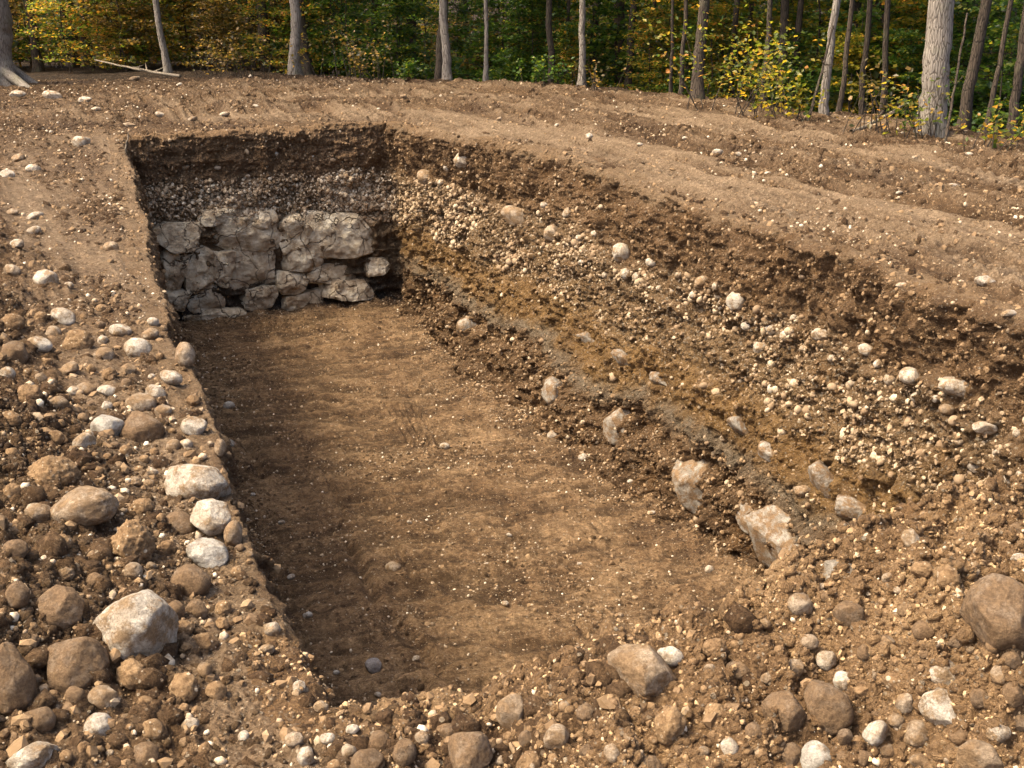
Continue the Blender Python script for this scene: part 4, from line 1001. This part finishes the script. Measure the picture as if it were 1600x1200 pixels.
# ------------------------------------------------------------------ trees
BARK_L = m_bark("grey_bark", (0.085, 0.066, 0.055), (0.235, 0.205, 0.185))
BARK_D = m_bark("dark_bark", (0.020, 0.015, 0.012), (0.075, 0.056, 0.043))
TWIG = m_bark("pale_dead_wood", (0.10, 0.075, 0.055), (0.27, 0.225, 0.18))
WG = WB = 1.0
LEAF = {
 'green': m_leaf("green_leaves", [(0.0, (0.018, 0.042, 0.009)), (0.5, (0.045, 0.095, 0.016)), (0.85, (0.10, 0.155, 0.022)), (1.0, (0.26, 0.23, 0.03))]),
 'yellow': m_leaf("yellow_leaves", [(0.0, (0.04, 0.065, 0.010)), (0.45, (0.12, 0.135, 0.018)), (0.8, (0.28, 0.22, 0.024)), (1.0, (0.42, 0.25, 0.035))]),
 'gold': m_leaf("brown_gold_leaves", [(0.0, (0.03, 0.035, 0.010)), (0.45, (0.085, 0.07, 0.018)), (0.8, (0.20, 0.125, 0.03)), (1.0, (0.42, 0.28, 0.13))]),
 'mix': m_leaf("turning_leaves", [(0.0, (0.03, 0.06, 0.012)), (0.45, (0.10, 0.13, 0.02)), (0.75, (0.28, 0.22, 0.03)), (1.0, (0.40, 0.17, 0.04))]),
}
def tube(path, rad, seg=8, cap=True):
    path = np.asarray(path, float); n = len(path)
    t = np.gradient(path, axis=0); t /= np.maximum(np.linalg.norm(t, axis=1, keepdims=True), 1e-9)
    mt = path[-1] - path[0]; mt = mt / max(np.linalg.norm(mt), 1e-9)
    up = np.array([[1.0, 0.02, 0]]) if abs(mt[2]) > 0.8 else np.array([[0.02, 0, 1.0]])
    a = np.cross(t, up); a /= np.linalg.norm(a, axis=1, keepdims=True); b = np.cross(t, a)
    an = np.linspace(0, 2 * np.pi, seg, endpoint=False)
    R = np.asarray(rad, float)
    if R.ndim == 1: R = R[:, None] * np.ones((1, seg))
    V = path[:, None] + R[..., None] * (np.cos(an)[None, :, None] * a[:, None] + np.sin(an)[None, :, None] * b[:, None])
    return V.reshape(-1, 3), grid_faces(n, seg, wrap=True)
def merge(parts):
    Vs, Fs, o = [], [], 0
    for v, f in parts: Vs.append(v); Fs.append(f + o); o += len(v)
    return np.concatenate(Vs), np.concatenate(Fs)
def leaves(centres, size, rs, flat=0.5):
    n = len(centres)
    d = rs.normal(size=(n, 3)); d[:, 2] *= flat; d /= np.linalg.norm(d, axis=1, keepdims=True)
    u = rs.normal(size=(n, 3)) * np.array([0.6, 0.6, 0.3]) + np.array([0, 0, 1.0]); s = np.cross(d, u); s /= np.linalg.norm(s, axis=1, keepdims=True)
    nrm = np.cross(s, d)
    L = size * rs.uniform(0.6, 1.25, (n, 1))
    tip = centres + d * L; mid = centres + d * L * 0.45
    l = mid + s * L * 0.36 + nrm * L * 0.08; r_ = mid - s * L * 0.36 + nrm * L * 0.08
    V = np.stack([centres, r_, tip, l], 1).reshape(-1, 3)
    F_ = np.arange(n * 4).reshape(-1, 4)
    return V, F_
def trunk_mesh(hgt, r0, seed, flare=1.6, roots=False, seg=20, lean=(0, 0), limbs=True):
    rs = np.random.RandomState(seed)
    zz = np.concatenate([np.linspace(-0.5, 1.2, 18), np.linspace(1.5, hgt, 14)])
    wob = np.cumsum(rs.normal(size=(len(zz), 2)) * np.gradient(zz)[:, None] ** 0.5, 0) * 0.028 * (hgt / 12)
    path = np.stack([lean[0] * zz + wob[:, 0], lean[1] * zz + wob[:, 1], zz], 1); path[:, :2] -= path[5, :2]
    rad = r0 * (1 - 0.72 * np.clip(zz / hgt, 0, 1)) * (1 + (flare - 1) * np.exp(-np.maximum(zz, 0) / 0.22))
    an = np.linspace(0, 2 * np.pi, seg, endpoint=False)
    lob = (1 + (0.16 if roots else 0.12) * np.cos(an * (5 if roots else 4) + seed)[None] * np.exp(-np.maximum(zz, 0) / 0.35)[:, None])
    R = rad[:, None] * lob * (1 + 0.022 * rs.normal(size=(len(zz), seg)))
    parts = [tube(path, R, seg)]
    if roots:
        for k in range(7):
            a = k * 0.9 + 0.3; L = rs.uniform(0.6, 1.3); t = np.linspace(0, 1, 9)
            pp = np.stack([np.cos(a) * (r0 * 0.8 + t * L), np.sin(a) * (r0 * 0.8 + t * L) + 0.1 * np.sin(t * 5), 0.34 * (1 - t) ** 2.2 - 0.03 - 0.06 * t], 1)
            parts.append(tube(pp, 0.12 * (1 - 0.65 * t), 8))
    if limbs:
        for k in range(9):
            z0_ = rs.uniform(0.4, 0.95) * hgt; a = rs.uniform(0, 6.28); L = rs.uniform(0.12, 0.25) * hgt; t = np.linspace(0, 1, 7)
            i = np.argmin(abs(zz - z0_)); c0 = path[i]
            pp = c0 + np.stack([np.cos(a) * L * t, np.sin(a) * L * t, L * 0.45 * t ** 1.3], 1)
            parts.append(tube(pp, r0 * 0.28 * (1 - 0.8 * t), 6))
    return merge(parts)
def crown_mesh(hgt, rad, n, seed, size):
    rs = np.random.RandomState(seed); C = []
    k = 26
    for _ in range(k):
        a = rs.uniform(0, 6.28); q = rad * rs.uniform(0.15, 1) ; z = hgt * rs.uniform(0.5, 1.02); q *= 1.1 - 0.6 * abs(z / hgt - 0.72) / 0.3
        c = np.array([math.cos(a) * q, math.sin(a) * q, z]); m = n // k
        C.append(c + rs.normal(size=(m, 3)) * np.array([0.34, 0.34, 0.2]) * rad * 0.6)
    return leaves(np.concatenate(C), size, rs)
CROWNS = [[new_mesh('crown', *crown_mesh(13, 2.8, 1500, 40 + k, 0.30), LEAF[c], smooth=False) for k in range(2)] for c in ('green', 'mix', 'gold')]
def base_z(x, y):
    return float(height(np.array([x]), np.array([y]))[0][0])
def ground_at(px, py, Yf=None):
    """point of the ground seen at a pixel, or below it at a given distance"""
    if Yf is None:
        b = hit(px, py); return b[0]
    d = ray(px, py); p = CAMP + d * (Yf / d.y)
    return Vector((p.x, p.y, base_z(p.x, p.y)))
TREES = []
def tree(px, py, w, tone, label, top=None, dist=None, roots=False, hgt=13.0, name='tree', flare=1.5, group='trees at the forest edge'):
    if dist is None:
        d = ray(px, py); dist = (HC + 0.05) / (-d.z / d.y)
    p = ground_at(px, py, dist)
    f = (p - CAMP).dot(Vector((0, cp, -sp)))
    r0 = w / 2 * f / FPX
    natural = (px - 800) / 6200 * py
    lean = 0.0
    if top is not None and py > 30: lean = ((top - px) - natural) / max(py, 60)
    root = bpy.data.objects.new(name, None); COL.objects.link(root); root.location = (p.x, p.y, p.z)
    root['label'] = label; root['category'] = 'tree'; root['group'] = group
    V_, F_ = trunk_mesh(hgt, r0 * 1.05, int(px) + 103, flare, roots, 28 if w > 25 else 14, (lean, 0))
    link('trunk', new_mesh('trunk', V_, F_, BARK_L if tone == 'l' else BARK_D), root)
    c = link('crown', CROWNS[int(px) % 3][int(py) % 2], root)
    c.location = (lean * hgt, 0, 0); s = hgt / 13; c.scale = (s * 0.9, s * 0.9, s); c.rotation_euler = (0, 0, px)
    TREES.append((px, py, w, label)); return root
tree(-12, 138, 62, 'l', 'thick grey tree with flared roots at the left edge of the picture', -28, roots=True, hgt=16, flare=1.45)
tree(262, 104, 10, 'l', 'thin grey leaning tree behind the fallen branch', 243, dist=29, hgt=10)
tree(462, 123, 15.5, 'l', 'pale grey tree trunk standing behind the far wall of the pit', 457, roots=False, flare=1.45)
tree(480, 112, 15, 'd', 'dark trunk right behind the pale grey trunk over the far wall', 472, dist=30)
tree(686, 118, 14, 'd', 'dark trunk of the close pair at the forest edge', 686, dist=29)
tree(698, 129, 13, 'l', 'pale trunk of the close pair at the forest edge', 697)
tree(759, 127, 6.5, 'l', 'very thin pale trunk right of the close pair', 759, hgt=8)
tree(858, 122, 10, 'd', 'dark trunk left of the slender pale one at the middle', 861, dist=28)
tree(908, 140, 10, 'l', 'slender pale trunk at the middle of the forest edge', 912, hgt=11)
tree(1088, 163, 17, 'd', 'stout dark trunk right of the middle of the forest edge', 1098, flare=1.7)
tree(1190, 180, 8, 'd', 'thin dark trunk between the stout dark and the leaning grey trunk', 1200, dist=22)
tree(1285, 197, 12, 'l', 'leaning slim grey trunk with a pole against it', 1309, hgt=12)
tree(1452, 226, 39, 'l', 'large grey barked trunk on the right at the clearing edge', 1478, hgt=16, flare=1.25)
tree(1500, 226, 17, 'd', 'dark trunk just right of the large grey barked trunk', 1535, dist=19.5)
tree(1535, 232, 8, 'd', 'thin dark leaning trunk at the right', 1582, dist=18.5, hgt=9)
tree(1572, 238, 14, 'd', 'dark trunk close to the right picture edge', 1610, dist=18.5)
tree(118, 84, 9, 'd', 'dark trunk left of the fallen branch', 112, dist=34)
tree(58, 92, 13, 'd', 'dark trunk just right of the thick left tree', 42, dist=31)
tree(1062, 156, 7, 'd', 'thin black trunk left of the stout dark trunk', 1070, dist=24, hgt=9)
tree(1048, 150, 5, 'd', 'thinnest black trunk left of the stout dark trunk', 1052, dist=25, hgt=9)
tree(1218, 168, 14, 'd', 'dark blurred trunk behind the green leaves left of the leaning trunk', 1228, dist=26)
tree(1308, 202, 8, 'd', 'thin dark trunk just right of the leaning slim grey trunk', 1330, dist=21, hgt=10)
tree(1345, 208, 9, 'd', 'dark trunk midway between the leaning trunk and the large grey trunk', 1362, dist=23)
tree(1372, 212, 9, 'd', 'dark trunk nearest on the left to the large grey trunk', 1392, dist=22)
tree(880, 118, 6, 'd', 'thin dark stem beside the slender pale trunk', 884, dist=30, hgt=9)
tree(1140, 168, 9, 'd', 'dark trunk right of the stout dark trunk in yellow leaves', 1150, dist=27)
USED_L = set()
def pick_label(col_, kind_, size_, spx, e_, nt_):
    dp = 'just behind and' if e_ < 9 else ('some way behind and' if e_ < 18 else 'far behind and')
    for nt_ in sorted(TREES[:26], key=lambda t: abs(t[0] - spx))[:6]:
        sd = 'left of' if spx < nt_[0] else 'right of'
        sh = nt_[3].split(' at the ')[0].split(' standing ')[0].split(' with ')[0].split(' of the forest')[0].split(' in yellow')[0]
        for sz in (('tall' if size_ > 0.95 else 'short'), ''):
            lab = ' '.join(f"{sz} {col_} {kind_} {dp} {sd} the {sh}".split()[:16])
            if lab not in USED_L: USED_L.add(lab); return lab
    return lab
# deeper trunks
hero_px = [t[0] for t in TREES]
k = 0
for i in range(400):
    if k >= 70: break
    a = math.radians(RND.uniform(-26, 26)); e = RND.uniform(5, 34)
    rad = float(np.interp(a, _ca, _cr)) + e
    x, y = rad * math.sin(a), rad * math.cos(a); z = base_z(x, y)
    px, py, f = project((x, y, z + 0.5))
    if any(abs(px - q) < 7 for q in hero_px[:k + 26]): continue
    hero_px.append(px)
    nearest = min(TREES[:26], key=lambda t: abs(t[0] - px))
    sd_ = 'left' if px < nearest[0] else 'right'
    root = bpy.data.objects.new('tree', None); COL.objects.link(root); root.location = (x, y, z)
    far = 'deep in the forest' if e > 18 else 'inside the forest'
    root['label'] = pick_label('shaded', 'tree trunk', RND.random() + 0.4, px, e, nearest)
    root['category'] = 'tree'; root['group'] = 'shaded trees ' + far
    V_, F_ = trunk_mesh(RND.uniform(9, 14), RND.uniform(0.07, 0.17), 900 + i, 1.3, False, 8, (RND.uniform(-.05, .07), 0), True)
    link('trunk', new_mesh('trunk', V_, F_, BARK_D), root)
    c = link('crown', CROWNS[i % 3][i % 2], root); c.rotation_euler = (0, 0, i)
    k += 1

# ------------------------------------------------------------------ saplings and bushes: layered sprays of leaves
def sapling_meshes(hgt, rad, nb_, per, size, seed):
    rs = np.random.RandomState(seed)
    t = np.linspace(0, 1, 10); sway = np.cumsum(rs.normal(size=(10, 2)), 0) * 0.03 * hgt / 3
    path = np.stack([sway[:, 0], sway[:, 1], t * hgt], 1); path[:, :2] -= path[0, :2]
    parts = [tube(path, 0.025 * (1.15 - t), 6)]; C = []
    for _ in range(nb_):
        q = rs.uniform(0.08, 1.0); c0 = np.array([np.interp(q, t, path[:, k]) for k in range(3)])
        a = rs.uniform(0, 6.28); L = rad * rs.uniform(0.5, 1.0) * (1.1 - 0.6 * q); u = np.linspace(0, 1, 6)
        dz = rs.uniform(-0.05, 0.35)
        pp = c0 + np.stack([np.cos(a) * L * u, np.sin(a) * L * u, L * dz * u - 0.12 * L * u * u], 1)
        parts.append(tube(pp, 0.010 * (1.1 - u), 4))
        v = rs.rand(per) ** 0.6
        pc = c0 + np.stack([np.cos(a) * L * v, np.sin(a) * L * v, L * dz * v - 0.12 * L * v * v], 1)
        C.append(pc + rs.normal(size=(per, 3)) * np.array([0.15, 0.15, 0.035]) * (0.6 + 0.4 * rad))
    return merge(parts), leaves(np.concatenate(C), size, rs, 0.3)
SAP = {}
for cname in LEAF:
    SAP[cname] = []
    for k in range(3):
        st, lv = sapling_meshes([3.6, 4.8, 2.4][k], [1.5, 1.8, 1.2][k], [32, 42, 26][k], 68, 0.125, 500 + k + 10 * len(SAP))
        SAP[cname].append((new_mesh('stem', *st, BARK_D), new_mesh('foliage', *lv, LEAF[cname], smooth=False)))
k = 0
for i in range(900):
    if k >= 285: break
    a = math.radians(RND.uniform(-27, 27)); e = 4.2 + 32 * RND.random() ** 1.25
    rad = float(np.interp(a, _ca, _cr)) + e
    x, y = rad * math.sin(a), rad * math.cos(a); z = base_z(x, y)
    deg = math.degrees(a)
    if deg < -9: cn = RND.choice(['gold', 'gold', 'mix', 'green'] if deg > -18 else ['mix', 'gold', 'green', 'gold', 'green'])
    elif deg < 7: cn = RND.choice(['green', 'green', 'green', 'mix', 'gold'])
    else: cn = RND.choice(['green', 'green', 'mix', 'yellow', 'green'])
    v = RND.randint(0, 2)
    s = RND.uniform(0.75, 1.2)
    if e < 6: s *= 0.6
    root = bpy.data.objects.new('sapling', None); COL.objects.link(root); root.location = (x, y, z - 0.05)
    root.rotation_euler = (0, 0, RND.uniform(0, 6.28)); root.scale = (s, s, s)
    spx = project((x, y, z))[0]
    nt_ = min([t for t in TREES if 'trunk' in t[3] or 'tree' in t[3]], key=lambda t: abs(t[0] - spx))
    root['label'] = pick_label({'gold': 'brown gold', 'green': 'green', 'mix': 'green and orange', 'yellow': 'yellow'}[cn], 'sapling', s, spx, e, nt_)
    root['category'] = 'sapling'; root['group'] = {'gold': 'brown gold', 'green': 'green', 'mix': 'turning', 'yellow': 'yellow'}[cn] + ' saplings in the forest'
    stm, lvm = SAP[cn][v]
    link('stem', stm, root); link('foliage', lvm, root)
    k += 1

# ------------------------------------------------------------------ fallen branches, poles, twigs
def pole(name, p0, p1, r0, r1, mat, label, cat, sag=0.03, seed=1, twigs=4):
    rs = np.random.RandomState(seed)
    p0, p1 = np.array(p0), np.array(p1); t = np.linspace(0, 1, 14)
    path = p0 + (p1 - p0) * t[:, None] + rs.normal(size=(14, 3)) * 0.004 - np.array([0, 0, sag]) * (4 * t * (1 - t))[:, None]
    path0 = path.mean(0); L = np.linalg.norm(p1 - p0)
    parts = [tube(path - path0, r0 + (r1 - r0) * t, 8)]
    for k in range(twigs):
        i = rs.randint(3, 12); u = np.linspace(0, 1, 5)
        dr = rs.normal(size=3) * np.array([1, 0.5, 0.6]); dr[2] = abs(dr[2]); dr /= np.linalg.norm(dr)
        parts.append(tube((path[i] - path0) + dr * (u * L * 0.14)[:, None], r1 * 0.7 * (1.05 - u), 5))
    o = link(name, new_mesh(name, *merge(parts), mat)); o.location = path0
    o['label'] = label; o['category'] = cat
    return o
def px3(px, py, dist): d = ray(px, py); return CAMP + d * (dist / d.y)
g1 = hit(282, 122)[0]
pole('fallen_branch', px3(148, 93, g1.y + 1.5), (g1.x, g1.y, g1.z + 0.04), 0.015, 0.032, TWIG, 'long pale fallen branch lying at the forest edge on the left', 'branch', seed=4)
g1 = hit(1330, 207)[0]
pole('fallen_branch', (g1.x, g1.y, g1.z), px3(1412, 163, g1.y + 1.2), 0.03, 0.015, TWIG, 'pale dead pole slanting up left of the large grey trunk', 'branch', seed=5)
g1 = hit(1262, 192)[0]
pole('leaning_pole', (g1.x, g1.y, g1.z), px3(1302, 40, g1.y + 0.3), 0.022, 0.014, BARK_D, 'thin dark pole leaning against the slim grey trunk', 'branch', seed=6)
g1 = hit(1476, 224)[0]
pole('leaning_pole', (g1.x, g1.y, g1.z), px3(1512, 20, g1.y + 0.4), 0.02, 0.012, BARK_D, 'thin grey sapling pole right behind the large grey trunk', 'branch', seed=7)
g1 = hit(194, 238)[0]
pole('stick', (g1.x, g1.y, g1.z - 0.05), px3(201, 207, g1.y - 0.05), 0.012, 0.007, TWIG, 'short stick standing at the far left corner of the pit', 'stick', seed=8, twigs=1, sag=0)
# low brush with dead stems along the crest
def brush(px, py, h, label, col, seed, n=240):
    p = hit(px, py)[0]; rs = np.random.RandomState(seed); parts = []; C = []
    for k in range(12):
        a = rs.uniform(0, 6.28); u = np.linspace(0, 1, 6); L = h * rs.uniform(0.6, 1.0); o_ = rs.uniform(0.1, 0.7)
        pp = np.stack([np.cos(a) * L * o_ * u, np.sin(a) * L * o_ * u * 0.6, L * u * (1 - 0.25 * o_ * u)], 1); pp += rs.normal(size=3) * np.array([h * 0.3, h * 0.15, 0])
        pp[:, 2] -= 0.04
        parts.append(tube(pp, 0.008 * (1.1 - u), 4)); C.append(pp[rs.randint(2, 6, n // 12)] + rs.normal(size=(n // 12, 3)) * 0.08 * h)
    root = bpy.data.objects.new('bush', None); COL.objects.link(root); root.location = p
    root['label'] = label; root['category'] = 'bush'
    link('stem', new_mesh('stem', *merge(parts), BARK_D), root)
    link('foliage', new_mesh('foliage', *leaves(np.concatenate(C), 0.08, rs), LEAF[col], smooth=False), root)
brush(575, 124, 0.9, 'small pale leaved bush beside the pale trunks at the far crest', 'gold', 1)
brush(565, 122, 1.5, 'taller bush with light flecked leaves at the far crest', 'gold', 2, 300)
brush(640, 126, 0.5, 'low green fern patch left of the close pair of trunks', 'green', 3, 300)
brush(855, 132, 0.6, 'low green bush left of the slender pale trunk', 'green', 4, 300)
brush(930, 142, 0.6, 'tangle of dead twigs right of the slender pale trunk', 'gold', 5, 60)
brush(1140, 172, 1.6, 'green and yellow bush behind the crest right of the stout dark trunk', 'mix', 6, 420)
brush(1180, 178, 1.3, 'orange yellow bush on the crest left of the leaning trunk', 'yellow', 7, 420)
brush(1390, 212, 1.1, 'dead brown brush heap left of the large grey trunk', 'gold', 8, 120)
brush(1420, 214, 0.9, 'low brown brush touching the large grey trunk', 'mix', 9, 200)
brush(1250, 190, 0.7, 'low yellow bush at the foot of the leaning trunk', 'yellow', 10, 240)
brush(1560, 236, 0.7, 'low yellow green bush near the right picture edge', 'mix', 11, 200)
brush(330, 118, 0.9, 'flecked bush on the crest right of the fallen branch', 'gold', 12, 300)
brush(390, 120, 1.1, 'flecked brown bush left of the pale grey trunk', 'gold', 13, 300)
brush(90, 104, 0.7, 'low golden bush just right of the thick left tree', 'yellow', 14, 260)
brush(180, 108, 0.7, 'low brush behind the fallen branch', 'mix', 15, 260)
print('stones', len(PLACED), 'unlabelled', sum(1 for q in PLACED if 'label' not in q[3]))
